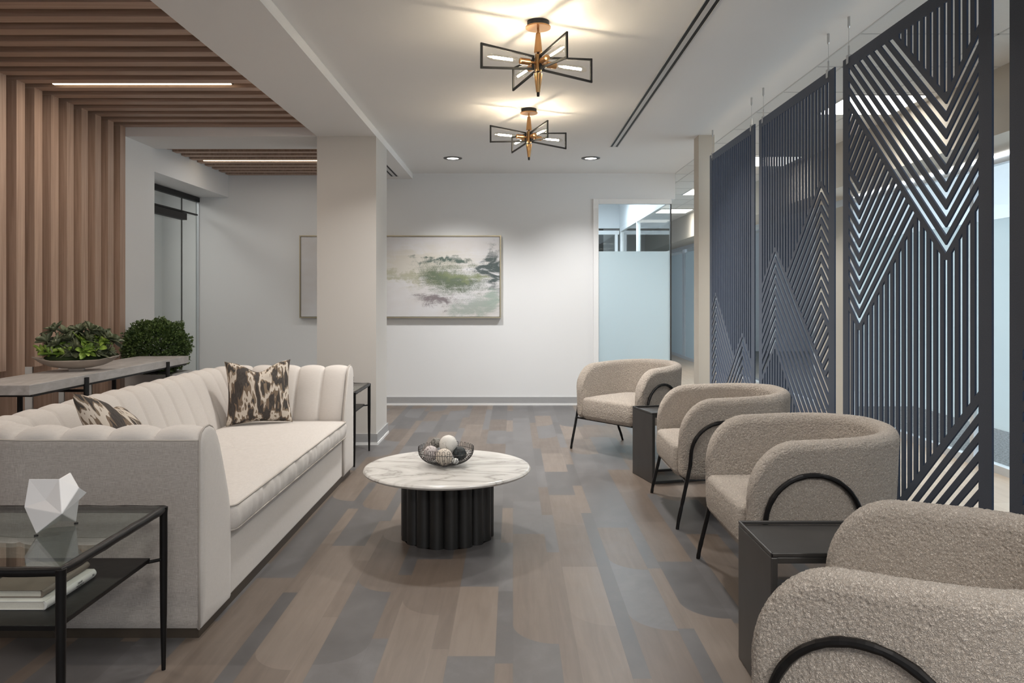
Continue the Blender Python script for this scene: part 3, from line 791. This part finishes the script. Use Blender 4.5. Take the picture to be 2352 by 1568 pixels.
    for ins, z in ((.3, .318), (.02, .318), (.004, .322), (0, .332), (-.006, .35), (-.008, .375), (-.005, .40), (0, .415), (.006, .424)):
        oo = outline(inset=ins) if ins < .05 else [(cxm+(x-cxm)*.6, cym+(y-cym)*.6) for x, y in o0]
        rows.append([(x+(wr(y, z)*2.0 if x > cx1-.02 and .325 < z < .42 else 0), y, z) for x, y in oo])
    for sc in (.93, .86, .75, .6, .4, .2, .0):
        rows.append([(cxm+(x-cxm)*sc, cym+(y-cym)*(1-(1-sc)*.93 if sc > 0 else 0), .424+.032*(1-sc**3)**.6*min(1, 1)+.003*noise.noise(Vector((x*sc*3, y*3, 1)))) for x, y in o0])
    c = MB().grid(rows, True).build('seat_cushion', M['velvet'], q, smooth='all')
    for z, ins in ((.424, .001), (.322, .001)):
        oo = outline(inset=ins); MB().tube([(x, y, z) for x, y in oo], .0042, 6, closed=True).build('cushion_piping', M['piping'], c, smooth='all')
    return q
sofa()

def pillow(name, lab, loc, rot, w_=.5, h_=.46, th=.085, chop=.06):
    n = 44; rows = []
    mb = MB()
    for side in (1, -1):
        rows = []
        for i in range(n+1):
            v = -1+2*i/n; row = []
            for j in range(n+1):
                u = -1+2*j/n
                e = (max(0, 1-u*u)**.5*max(0, 1-v*v)**.5)
                x = u*w_/2*(1-.10*(1-v*v)*abs(u)**3); z = v*h_/2*(1-.10*(1-u*u)*abs(v)**3)
                cm = math.exp(-(u/.42)**2)*max(0, (v+.1)/1.1)**2
                z -= chop*cm
                y = side*th*(e**.8)*(1-.45*cm)+ .006*noise.noise(Vector((u*4, v*4, side*3)))*e
                row.append((x, y, z))
            rows.append(row)
        if side < 0: rows = rows[::-1]
        mb.grid(rows)
    o = mb.build(name, M['ikat'], None, smooth='all', merge=1e-4)
    o.location = loc; o.rotation_euler = rot
    tag(o, lab, 'pillow', 'printed throw pillows on the sofa'); return o
pillow('throw_pillow', 'black and brown printed throw pillow upright in the far sofa corner', (-1.71, 5.13, .655), (math.radians(-13), 0, math.radians(26)), .43, .43, chop=.06)
pillow('throw_pillow', 'black and brown printed throw pillow peeking over the near sofa arm', (-1.75, 3.42, .66), (math.radians(-40), math.radians(17), math.radians(92)), .42, .44, chop=.035)

# ================================================================== ARMCHAIRS
def fuzz_mesh(o, amp=.003):
    me = o.data; n = len(me.vertices); co = np.empty(n*3, 'f'); me.vertices.foreach_get('co', co); nr = np.empty(n*3, 'f')
    me.vertex_normals.foreach_get('vector', nr)
    co = co.reshape(-1, 3); nr = nr.reshape(-1, 3)
    nf = noise.noise
    d = np.array([.5-2.2*abs(nf(Vector(c)*118))+nf(Vector(c)*210)*.4 for c in co.tolist()], 'f')
    co += nr*d[:, None]*amp; me.vertices.foreach_set('co', co.ravel()); me.update()
def chair():
    q = thing('boucle_armchair', '', 'armchair', (0, 0, 0), 0, 'beige armchairs along the screens')
    TH = .085; hw = .36-TH/2; xf = -.33; xm = -.0; xb = .372-TH/2
    # centre path (u-shape)
    pts = [(xf+(xm-xf)*i/60, -hw) for i in range(60)]
    for i in range(181):
        a = -PI/2+PI*i/180; ca, sa = math.cos(a), math.sin(a); e = .86
        pts.append((xm+(xb-xm)*abs(ca)**e, hw*math.copysign(abs(sa)**e, sa)))
    pts += [(xm+(xf-xm)*(i+1)/60, hw) for i in range(60)]
    pts = np.array(pts); d = np.r_[0, np.cumsum(np.hypot(*np.diff(pts, axis=0).T))]; L = d[-1]
    NS = 720; NV = 190
    ss = np.linspace(0, 1, NS); ss = .5-.5*np.cos(PI*ss)*(.85)-.0; ss = (ss-ss.min())/(ss.max()-ss.min()); ss = .35*ss+.65*np.linspace(0, 1, NS); ss *= L
    X = np.interp(ss, d, pts[:, 0]); Y = np.interp(ss, d, pts[:, 1])
    tx = np.gradient(X, ss); ty = np.gradient(Y, ss)
    k = np.ones(9)/9
    tl = np.hypot(tx, ty); tx /= tl; ty /= tl
    e = np.minimum(ss, L-ss); r = .19
    zc, rise = .475, .245
    t_ = np.clip(e/r, 0, 1)
    zt = zc+rise*np.sqrt(1-(1-t_)**2)+.028*np.clip((e-.15)/.6, 0, 1)
    zb = .262+.05*(1-np.sqrt(1-(1-np.clip(e/.07, 0, 1))**2))
    f = lambda x, R: np.sqrt(np.clip(1-(1-np.clip(x/R, 0, 1))**2, 0, 1))
    vv = np.linspace(0, 1, NV); vv = .5*vv+.5*(.5-.5*np.cos(PI*vv))
    fe = f(e, .04)
    def side(sg):
        rows = []
        for i in range(NS):
            z = zb[i]+(zt[i]-zb[i])*vv
            h = TH/2*fe[i]*f(zt[i]-z, .042)*f(z-zb[i], .035)
            fl = .018*np.clip((z-.3)/.4, 0, 1)
            off = sg*h+fl
            rows.append(list(zip(X[i]+ty[i]*off, Y[i]-tx[i]*off, z)))
        return rows
    mb = MB(); mb.grid(side(1)); mb.grid([r_[::-1] for r_ in side(-1)])
    o = mb.build('backrest_shell', M['boucle'], q, smooth='all', merge=2e-4, world=False); fuzz_mesh(o, .0027)
    # seat
    sx0, sx1, sy = -.345, .27, .277
    N1 = 150; rows = []
    def ol(inset, nn=400):
        pts = []; r0, r1 = .035, .2
        cs = [(sx1-r1, -sy+r1, r1, -PI/2), (sx1-r1, sy-r1, r1, 0), (sx0+r0, sy-r0, r0, PI/2), (sx0+r0, -sy+r0, r0, PI)]
        for i, (x, y, r_, a0) in enumerate(cs):
            for j in range(20 if r_ > .1 else 8):
                a = a0+PI/2*j/(20 if r_ > .1 else 8); pts.append((x+(r_-inset)*math.cos(a), y+(r_-inset)*math.sin(a)))
            x2, y2, r2, b0 = cs[(i+1) % 4]; a = a0+PI/2
            pa = (x+(r_-inset)*math.cos(a), y+(r_-inset)*math.sin(a)); pb = (x2+(r2-inset)*math.cos(b0), y2+(r2-inset)*math.sin(b0))
            m_ = 140 if i == 2 else 30
            for j in range(m_): pts.append((pa[0]+(pb[0]-pa[0])*j/m_, pa[1]+(pb[1]-pa[1])*j/m_))
        return pts
    for ins, z in ((.15, .262), (.05, .262), (.028, .266), (.012, .278), (.003, .295)): rows.append([(x, y, z) for x, y in ol(ins)])
    for k_ in range(0, 34): rows.append([(x, y, .30+.118*k_/33) for x, y in ol(-.004*math.sin(PI*k_/33))])
    for a in np.linspace(0, PI/2, 9)[1:]: rows.append([(x, y, .418+.03*math.sin(a)) for x, y in ol(.034*(1-math.cos(a)))])
    base = ol(.034); cx, cy = -.03, 0
    for sc in np.linspace(1, 0, 60)[1:]: rows.append([(cx+(x-cx)*sc, cy+(y-cy)*sc, .448+.03*(1-sc**2.5)) for x, y in base])
    o = MB().grid(rows, True).build('seat', M['boucle'], q, smooth='all', world=False); fuzz_mesh(o, .0027)
    # seam on the seat front
    # metal frame : hammered rods arching on both sides
    for sg in (-1, 1):
        pts = [(-.352, .392*sg, 0.0), (-.345, .390*sg, .05), (-.31, .384*sg, .20), (-.275, .380*sg, .36)]
        cxa, cza, ra = -.085, .405, .19
        for i in range(15):
            a = PI-.12-(PI-.24)*i/14; pts.append((cxa+ra*math.cos(a), .385*sg, cza+ra*math.sin(a)))
        pts += [(.125, .380*sg, .33), (.19, .376*sg, .2), (.25, .372*sg, .07), (.275, .37*sg, 0)]
        # resample
        P_ = np.array(pts); dd = np.r_[0, np.cumsum(np.linalg.norm(np.diff(P_, axis=0), axis=1))]
        m_ = 90; tt = np.linspace(0, dd[-1], m_)
        R_ = np.stack([np.interp(tt, dd, P_[:, i]) for i in range(3)], 1)
        for _ in range(2): R_[1:-1] = (R_[:-2]+R_[1:-1]*2+R_[2:])/4
        rr = [.0108+.0022*noise.noise(Vector((t__*34, sg, 0)))-(0 if 2 < i < m_-3 else .001) for i, t__ in enumerate(tt)]
        MB().tube(R_.tolist(), rr, 9).build('leg_frame', M['black'], q, smooth=False, world=False)
    for x_ in (-.30, .14): MB().tube([(x_, -.37, .262), (x_, .37, .262)], .007, 8).build('seat_rail', M['black'], q, smooth=True, world=False)
    return q
ch = chair()
ch.location = (1.018, 6.429, 0); ch.rotation_euler = (0, 0, math.radians(39.7)); ch['label'] = 'beige boucle armchair angled beside the frosted glazing, farthest from the viewer'
dup(ch, (1.27, 4.645, 0), 0, 'beige boucle armchair beside the far black side table, its left leg rod bare')
dup(ch, (1.27, 3.385, 0), 0, 'beige boucle armchair in full side view behind the near black side table')
dup(ch, (1.005, 1.805, 0), math.radians(-36), 'beige boucle armchair cut off by the bottom right corner of the photo')
ch2 = [o for o in COL.objects if o.name.startswith('boucle_armchair') and o.parent is None]
for o, l in zip(sorted(ch2, key=lambda o: -o.location.y), ('beige boucle armchair angled in front of the frosted glazing',
        'beige boucle armchair between the far side table and the next chair', 'beige boucle armchair right behind the near black side table',
        'beige boucle armchair cropped by the frame in front of the near side table')): o['label'] = l

# ================================================================== SIDE TABLES
def side_table():
    q = thing('side_table', '', 'side table', (0, 0, 0), 0, 'black metal side tables between the armchairs')
    W_, D_, T_ = .25, .175, .035
    z1 = .493
    MB().box(-W_+.003, W_-.003, -D_+.003, D_-.003, z1-.035, z1-.0145).build('tray_top', M['darkmetal'], q, world=False, bevel=.003)
    MB().box(-W_, W_, -D_, -D_+.008, z1-.014, z1).box(-W_, W_, D_-.008, D_, z1-.014, z1).box(-W_, -W_+.008, -D_, D_, z1-.014, z1).box(W_-.008, W_, -D_, D_, z1-.014, z1).build('tray_rim', M['darkmetal'], q, world=False, bevel=.003)
    for s in (-1, 1):
        MB().box(min(s*W_, s*(W_-.022)), max(s*W_, s*(W_-.022)), -D_, D_, .0, z1-.0145).build('side_panel', M['darkmetal'], q, world=False, bevel=.004)
    for y_ in (-D_, D_-.02): MB().box(-W_+.02, W_-.02, y_, y_+.02, 0, .018).build('base_bar', M['darkmetal'], q, world=False, bevel=.003)
    return q
st = side_table(); st.location = (1.062, 2.57, 0); st['label'] = 'black metal side table with a rimmed tray top, near the cropped armchair'
dup(st, (1.165, 5.50, 0), math.radians(14), 'black metal side table half hidden beside the angled far armchair')

# ================================================================== COFFEE TABLE
CX, CY = -.356, 4.15
q = thing('round_coffee_table', 'round white marble coffee table on a fluted black drum base', 'coffee table', (CX, CY, 0))
MB().lathe([(0, .349), (.40, .349), (.437, .352), (.448, .358), (.4525, .3655), (.448, .373), (.44, .3765), (.43, .377), (0, .377)], (CX, CY, 0), 128).build('marble_top', M['marble'], q, smooth=True)
n = 18; R0 = .212; rl = .040; ring = []
for i in range(n):
    a0 = 2*PI*(i+.5)/n-PI/2; cx, cy = R0*math.cos(a0), R0*math.sin(a0)
    for j in range(12):
        a = a0+(-1+2*j/11)*1.62; ring.append((CX+cx+rl*math.cos(a), CY+cy+rl*math.sin(a)))
MB().prism(ring, 0.0, .349).build('fluted_base', M['fluted'], q, smooth=True)
# wire bowl
bx, by, bz = -.366, 4.17, .377
q = thing('wire_bowl', 'open wire bowl of decorative balls on the marble table', 'bowl', (bx, by, bz))
bp = lambda t: (.022+(.151-.022)*math.sin(t*PI/2)**.8, .006+.078*(1-math.cos(t*PI/2))**.95)
wires = MB(); nw = 36
for i in range(nw):
    a0 = 2*PI*i/nw; da = 2*PI/nw*.28
    pts = []
    for k in range(15): r_, z = bp(k/14); pts.append((bx+r_*math.cos(a0-da*k/14), by+r_*math.sin(a0-da*k/14), bz+z))
    r_, z = bp(1)
    pts.append((bx+r_*math.cos(a0-da), by+r_*math.sin(a0-da), bz+z+.010))
    for k in range(7):
        a = PI-PI*k/6; aa = a0+da*math.cos(a); pts.append((bx+r_*math.cos(aa), by+r_*math.sin(aa), bz+z+.012+.006*math.sin(a)))
    pts.append((bx+r_*math.cos(a0+da), by+r_*math.sin(a0+da), bz+z+.010))
    for k in range(14, -1, -1): r_, z = bp(k/14); pts.append((bx+r_*math.cos(a0+da*k/14), by+r_*math.sin(a0+da*k/14), bz+z))
    wires.tube(pts, .0013, 5)
wires.build('wires', M['darkmetal'], q, smooth=True)
for nm, zz, rr in (('rim', bp(.94)[1], bp(.94)[0]), ('base_ring', .0035, .03)):
    MB().tube([(bx+rr*math.cos(2*PI*i/64), by+rr*math.sin(2*PI*i/64), bz+zz) for i in range(64)], .0016 if nm == 'rim' else .0032, 6, closed=True).build(nm, M['darkmetal'], q, smooth=True)
def ballmat(name, c1, c2, scale, thr, vor=True):
    a = N(name)
    if vor:
        v = a.n('TexVoronoi'); a.l(a.co(), v.inputs['Vector']); v.inputs['Scale'].default_value = scale; s = v.outputs['Distance']
    else: s = a.noise(a.co(), scale, 4, .6, .8)
    a.set(a.ramp(s, [(thr, c1), (thr+.06, c2)]), .65); a.bump(s, .3, .003); return a.m
BM = [ballmat('white_speckled', (.40, .38, .34), (.68, .66, .62), 40, .33, False), ballmat('grey_rough', (.07, .068, .06), (.24, .23, .21), 60, .42, False),
      ballmat('dark_slate', (.012, .017, .019), (.04, .052, .056), 22, .5, False), ballmat('cream_dotted', (.06, .045, .035), (.58, .52, .45), 95, .24),
      ballmat('lilac_patterned', (.22, .19, .18), (.50, .455, .45), 70, .28), ballmat('white_black_mark', (.02, .02, .02), (.68, .68, .66), 45, .3)]
for (x, y, z, r_, m_, lab) in (
    (.012, .002, .1125, .0495, 0, 'largest white speckled ball on top of the wire bowl pile'),
    (-.060, .055, .1100, .029, 1, 'small rough grey ball beside the large white ball'),
    (.075, -.012, .064, .038, 2, 'dark slate ball at the right side of the wire bowl'),
    (-.004, -.066, .057, .0455, 3, 'cream ball with dark dots at the front of the wire bowl'),
    (-.083, -.002, .064, .041, 4, 'pale lilac patterned ball at the left side of the wire bowl'),
    (.058, -.072, .036, .0165, 5, 'tiny white ball with a black mark low in the wire bowl')):
    o = MB().sphere((0, 0, 0), r_, 32, 20, disp=.03, freq=3).build('decorative_ball', BM[m_], None, smooth='all'); o.location = (bx+x, by+y, bz+z)
    tag(o, lab, 'decorative ball', 'decorative balls in the wire bowl')

# ================================================================== GLASS END TABLES
def end_table(lab, x1, y0, first=None):
    W_, D_, Hh = .66, .63, .574; x0 = x1-W_; y1 = y0+D_
    q = thing('glass_end_table', lab, 'end table', ((x0+x1)/2, (y0+y1)/2, 0), 0, 'black iron end tables with glass tops')
    rr = .0135
    fr = MB(); i = rr
    cs = [(x0+i, y0+i), (x1-i, y0+i), (x1-i, y1-i), (x0+i, y1-i)]
    loop = []
    for k in range(4):
        a = cs[k]; b = cs[(k+1) % 4]
        for j in range(14):
            t_ = j/14; loop.append((a[0]+(b[0]-a[0])*t_, a[1]+(b[1]-a[1])*t_, Hh-rr-.002+.0008*math.sin(j*2.1+k)))
    fr.tube(loop, [rr+.0006*math.sin(j*1.7) for j in range(len(loop))], 12, closed=True)
    fr.build('top_frame', M['black'], q, smooth=True)
    MB().box(x0+.022, x1-.022, y0+.022, y1-.022, Hh-.012, Hh-.004).build('glass_top', M['tableglass'], q)
    for k, (x, y) in enumerate(cs):
        MB().tube([(x, y, Hh-.008), (x, y, Hh-.03), (x, y, .40), (x, y, .2), (x, y, .0)], [.0145, .013, .013, .0115, .007], 12).build('leg', M['black'], q, smooth=True)
    s = MB().box(x0+.045, x1-.045, y0+.045, y1-.045, .385, .40).build('shelf', M['black'], q, bevel=.002)
    for x, y in cs:
        cx_, cy_ = (x0+x1)/2, (y0+y1)/2; dx = math.copysign(.05, cx_-x); dy = math.copysign(.05, cy_-y)
        MB().tube([(x, y, .385), (x+dx, y+dy, .387)], .006, 8).build('shelf_bracket', M['black'], q, smooth=True)
    return q
end_table('black iron end table with glass top holding the white faceted sculpture', -1.203, 2.037)
end_table('black iron end table with glass top beside the white column', -1.195, 5.79)
MB_v = MB()
prof = [(.0, 0), (.035, 0)]
for k in range(13): prof += [(.058 if k % 2 else .050, .006+k*.007)]
prof += [(.03, .1), (0, .1)]
o = MB().lathe(prof, (0, 0, 0), 32).build('ribbed_vase', M['blackmatte'], None, smooth=True); o.location = (-1.322, 6.06, .571); tag(o, 'small dark ribbed vase just showing past the far sofa arm', 'vase')

# sculpture (irregular star polyhedron) with small black feet
q = thing('faceted_sculpture', 'white faceted ceramic star sculpture on the glass end table', 'sculpture', (-1.43, 2.38, .570))
def at(px, py, d): return Vector(((px-1178)/F*d, d, 1.3-(py-680)/F*d))
c = {}
c['TL'] = at(66, 1099, 2.40); c['M'] = at(136, 1099, 2.35); c['T'] = at(162, 1084, 2.42); c['TR'] = at(182, 1119, 2.38)
c['R'] = at(200, 1131, 2.43); c['RB'] = at(182, 1148, 2.40); c['BR'] = at(175, 1198, 2.445); c['C'] = at(105, 1148, 2.345)
c['L'] = at(55, 1164, 2.36); c['F'] = at(142, 1180, 2.27); c['B'] = at(83, 1226, 2.318); c['NB'] = at(137, 1196, 2.40)
c['K1'] = at(105, 1130, 2.50); c['K2'] = at(150, 1150, 2.52); c['K3'] = at(95, 1190, 2.45); c['K'] = at(128, 1150, 2.47)
nm = list(c); ix = {k: i for i, k in enumerate(nm)}
fs = ['TL C M', 'TL L C', 'L F C', 'L B F', 'B NB F', 'C F M', 'M F TR', 'M TR T', 'TR F RB', 'TR RB R', 'F BR RB', 'F NB BR',
      'T TR K2', 'TR R K2', 'R RB K2', 'RB BR K2', 'M T K1', 'TL M K1', 'T K2 K1', 'L TL K1', 'L K1 K3', 'B L K3', 'NB B K3', 'BR NB K3', 'K2 BR K3', 'K1 K2 K3']
MB().add([c[k] for k in nm], [tuple(ix[k] for k in f.split()) for f in fs]).build('star_body', M['ceramic'], q, bevel=.0025)
for k in ('B', 'BR'): MB().lathe([(0, 0), (.006, 0), (.006, .004), (0, .004)], (c[k].x, c[k].y, .570), 12).build('foot_pad', M['blackmatte'], q)
# books
def book(lab, x0, x1, y0, y1, z0, z1, cov, grp):
    q = thing('book', lab, 'book', ((x0+x1)/2, (y0+y1)/2, z0), 0, grp)
    t_ = .0022; sp = []
    MB().box(x0, x1-.004, y0, y1, z0, z0+t_).box(x0, x1-.004, y0, y1, z1-t_, z1).build('cover', cov, q, bevel=.0006)
    rows = []
    for y in (y0, y1): rows.append([(x1-.006+.008*math.sin(PI*k/10)**.7, y, z0+(z1-z0)*k/10) for k in range(11)])
    for y in (y1, y0): rows.append([(x1-.010+.004*math.sin(PI*k/10), y, z0+(z1-z0)*k/10) for k in range(11)])
    rows.append(rows[0])
    MB().grid(rows).build('spine', cov, q, smooth=True)
    MB().box(x0+.003, x1-.009, y0+.003, y1-.003, z0+t_, z1-t_).build('pages', M['paper'], q)
    return q
bk = book('white book with printed spine lying lowest on the end table shelf', -1.53, -1.338, 2.185, 2.445, .4005, .4255, M['bookwhite'], 'books stacked on the end table shelf')
book('taupe book stacked on top of the white book', -1.55, -1.362, 2.21, 2.45, .4262, .447, M['bookgrey'], 'books stacked on the end table shelf')
def text(s, size, loc, parent, mat):
    cu = bpy.data.curves.new('txt', 'FONT'); cu.body = s; cu.size = size; cu.align_x = 'CENTER'; cu.extrude = .0002; cu.space_line = 1.0
    to = bpy.data.objects.new('txt', cu); COL.objects.link(to); dg = bpy.context.evaluated_depsgraph_get()
    me = bpy.data.meshes.new_from_object(to.evaluated_get(dg)); bpy.data.objects.remove(to)
    me.transform(Matrix.Rotation(PI/2, 4, 'Z') @ Matrix.Rotation(PI/2, 4, 'X')); me.transform(Matrix.Translation(Vector(loc)-root_loc(parent)))
    me.materials.clear(); me.materials.append(mat); o = bpy.data.objects.new('lettering', me); COL.objects.link(o); o.parent = parent
text('DAVID\nPOLFELDT', .0085, (-1.3352, 2.352, .4147), bk, M['ink'])
text('RD', .0075, (-1.3352, 2.425, .411), bk, M['ink'])

# ================================================================== CONSOLE TABLE, BOWL, PLANTS
q = thing('console_table', 'long console table with a thick grey slab top behind the sofa', 'console table', (-2.92, 5.33, 0))
cx0, cx1, cy0, cy1 = -3.125, -2.715, 4.28, 6.386
MB().box(cx0, cx1, cy0, cy1, .742, .80).build('slab_top', M['slab'], q, bevel=.003)
MB().box(cx0+.01, cx1-.004, cy0+.03, cy1-.03, .730, .742).build('under_rail', M['blackmatte'], q)
for y in (4.84, 5.98):
    for x, sx in ((cx1+.006, 1), (cx0-.006, -1)):
        MB().tube([(x, y, .785), (x, y, .72), (x-sx*.0, y, .0)], .016, 14).build('leg', M['blackmatte'], q, smooth=True)
    MB().tube([(cx0, y, .70), (cx1, y, .70)], .009, 8).build('cross_bar', M['blackmatte'], q, smooth=True)
for y in (4.62,):
    pass
# dish with succulents
dx, dy, dz = -2.93, 5.12, .80
q = thing('succulent_dish', 'green succulents in a low boat-shaped ceramic dish on the console', 'potted plant', (dx, dy, dz), 0)
M['dish'] = simple('grey_beige_ceramic', (.40, .34, .29), .5, var=.1, scale=12)
rows = []
for k, (sc, z) in enumerate(((.10, .016), (.35, .018), (.6, .028), (.8, .045), (.95, .068), (1.0, .078), (.97, .078), (.9, .066), (.6, .05), (.1, .045))):
    row = []
    for j in range(48):
        a = 2*PI*j/48; ca, sa = math.cos(a), math.sin(a)
        lift = .022*max(0, abs(ca)-.6)/.4*sc**3
        row.append((dx+ca*.235*sc*(1+.12*abs(ca)**4), dy+sa*.13*sc*(1-.25*abs(ca)**3), dz+z+lift))
    rows.append(row)
MB().grid(rows, True).build('dish', M['dish'], q, smooth='all')
MB().box(dx-.045, dx+.045, dy-.03, dy+.03, dz, dz+.022).build('foot', M['dish'], q, bevel=.003)
MB().sphere((dx, dy, dz+.088), .1, 24, 12, (1.95, .95, .42), .25, 8).build('moss', M['moss'], q, smooth='all')
def rosette(c, size, tilt, mat, nl=16, seed=0, loose=0.0):
    rnd = random.Random(seed); mb = MB()
    T_ = Matrix.Translation(c) @ Matrix.Rotation(rnd.uniform(0, 6), 4, 'Z') @ Matrix.Rotation(tilt, 4, 'X') @ Matrix.Rotation(rnd.uniform(0, 6), 4, 'Z')
    for i in range(nl):
        a = i*2.39996; f = (i+1)/nl; ln = size*(.35+.65*f); up = 1.25-1.05*f+rnd.uniform(-.15, .15)+loose*.2
        R_ = T_ @ Matrix.Rotation(a, 4, 'Z') @ Matrix.Rotation(-up, 4, 'Y')
        wd = ln*.27; rows = []
        for k in range(7):
            t_ = k/6; w_ = wd*(math.sin(PI*min(1, t_**1.45*.9+.05))**.65); x = ln*t_
            z = -.12*ln*t_*t_; th_ = .12*wd*(1-t_)+.001
            rows.append([R_ @ Vector((x, -w_, z+.25*w_)), R_ @ Vector((x, -w_*.5, z+.02*w_)), R_ @ Vector((x, 0, z-.05*w_)), R_ @ Vector((x, w_*.5, z+.02*w_)), R_ @ Vector((x, w_, z+.25*w_)), R_ @ Vector((x, 0, z-th_*2-.05*w_))])
        mb.grid(rows, True)
    if loose and c[2] > dz+.13: mb.tube([T_ @ Vector((0, 0, -size*1.3)), T_ @ Vector((0, 0, .004))], .004, 6)
    return mb.build('succulent', mat, q, smooth='all', fix=True)
sp = [(-.13, -.02, .225, .075, 'd', .5), (-.07, .03, .20, .08, 'd', .4), (.02, .03, .215, .08, 'd', .4), (.085, .0, .225, .075, 'd', .5), (.07, -.05, .165, .075, 'd', .6), (-.17, -.05, .165, .065, 'd', .8),
      (-.1, -.08, .15, .08, 'd', .9), (.0, -.085, .13, .07, 'd', .9), (.19, -.02, .17, .075, 'd', .7), (.225, .02, .15, .06, 'd', .8), (.14, .02, .19, .07, 'd', .4),
      (-.2, -.04, .10, .06, 'g', .8), (-.15, -.09, .095, .06, 'g', .9), (.03, -.06, .16, .07, 'g', .6), (.06, -.1, .105, .07, 'g', 1.0), (.13, -.07, .12, .065, 'g', .8), (.17, -.05, .15, .05, 'g', .6), (-.05, -.1, .09, .05, 'g', 1.0), (.13, -.09, .09, .06, 'd', 1.), (-.03, -.05, .17, .07, 'd', .7), (.2, -.06, .105, .055, 'd', .9)]
rs = random.Random(11)
for k in range(30):
    a = rs.uniform(0, 6.28); r_ = rs.uniform(.1, 1)**.5; zz = .07+.15*(1-r_*r_)*rs.uniform(.5, 1)
    sp.append((.19*r_*math.cos(a), .085*r_*math.sin(a), zz, rs.uniform(.055, .075), 'g' if rs.random() < .25 else 'd', rs.uniform(.2, .8)))
for i, (x, y, z, s_, m_, tl) in enumerate(sp):
    rosette(Vector((dx+x*.98, dy+y*.9, dz+.02+z*1.12)), s_*1.25, tl, M['succ_dark'] if m_ == 'd' else M['succ_green'], 15, i, .6 if m_ == 'd' else 0)
q.rotation_euler = (0, 0, math.radians(22))
# boxwood in a concrete planter
q = thing('potted_boxwood', 'round clipped boxwood in a square concrete planter at the console end', 'potted plant', (-3.06, 6.62, 0))
px_, py_ = -3.07, 6.62
b = MB(); o_, i_ = .20, .18; zt_ = .64
b.box(px_-o_, px_+o_, py_-o_, py_+o_, 0, .5)
b.box(px_-o_, px_-i_, py_-o_, py_+o_, .5, zt_).box(px_+i_, px_+o_, py_-o_, py_+o_, .5, zt_).box(px_-i_, px_+i_, py_-o_, py_-i_, .5, zt_).box(px_-i_, px_+i_, py_+i_, py_+o_, .5, zt_)
b.build('planter', M['planter'], q)
MB().box(px_-i_, px_+i_, py_-i_, py_+i_, .5, .61).build('soil', M['soil'], q)
st_ = MB()
rnd = random.Random(5)
bc = Vector((-3.08, 6.6, .86))
for i in range(14):
    a = rnd.uniform(0, 6.28); r_ = rnd.uniform(.05, .2)
    st_.tube([(px_+rnd.uniform(-.02, .02), py_+rnd.uniform(-.02, .02), .60), (bc.x+math.cos(a)*r_, bc.y+math.sin(a)*r_, rnd.uniform(.75, .95))], .005, 5)
st_.build('stems', M['soil'], q)
lv = MB(); vs = []; fs = []
for i in range(15000):
    d = Vector((rnd.gauss(0, 1), rnd.gauss(0, 1), rnd.gauss(0, 1))).normalized()
    rr = (.265+.05*noise.noise(d*3)+.03*noise.noise(d*9))*(rnd.uniform(.25, 1)**.3)
    p = bc+Vector((d.x*rr, d.y*rr, d.z*rr*.86-.0))
    if p.x < -3.385: continue
    ax = (d+Vector((rnd.uniform(-.9, .9), rnd.uniform(-.9, .9), rnd.uniform(-.5, 1.1)))).normalized()
    sd = ax.cross(Vector((rnd.uniform(-1, 1), rnd.uniform(-1, 1), rnd.uniform(-1, 1)))).normalized(); ln = rnd.uniform(.017, .03); wd = ln*.34
    nn = ax.cross(sd)*wd*.4
    o2 = len(vs); vs += [p, p+ax*ln*.5+sd*wd+nn, p+ax*ln, p+ax*ln*.5-sd*wd+nn, p+ax*ln*.5]; fs += [(o2, o2+1, o2+4), (o2+1, o2+2, o2+4), (o2+2, o2+3, o2+4), (o2+3, o2, o2+4)]
lv.add(vs, fs); lv.build('foliage', M['box'], q, fix=False)
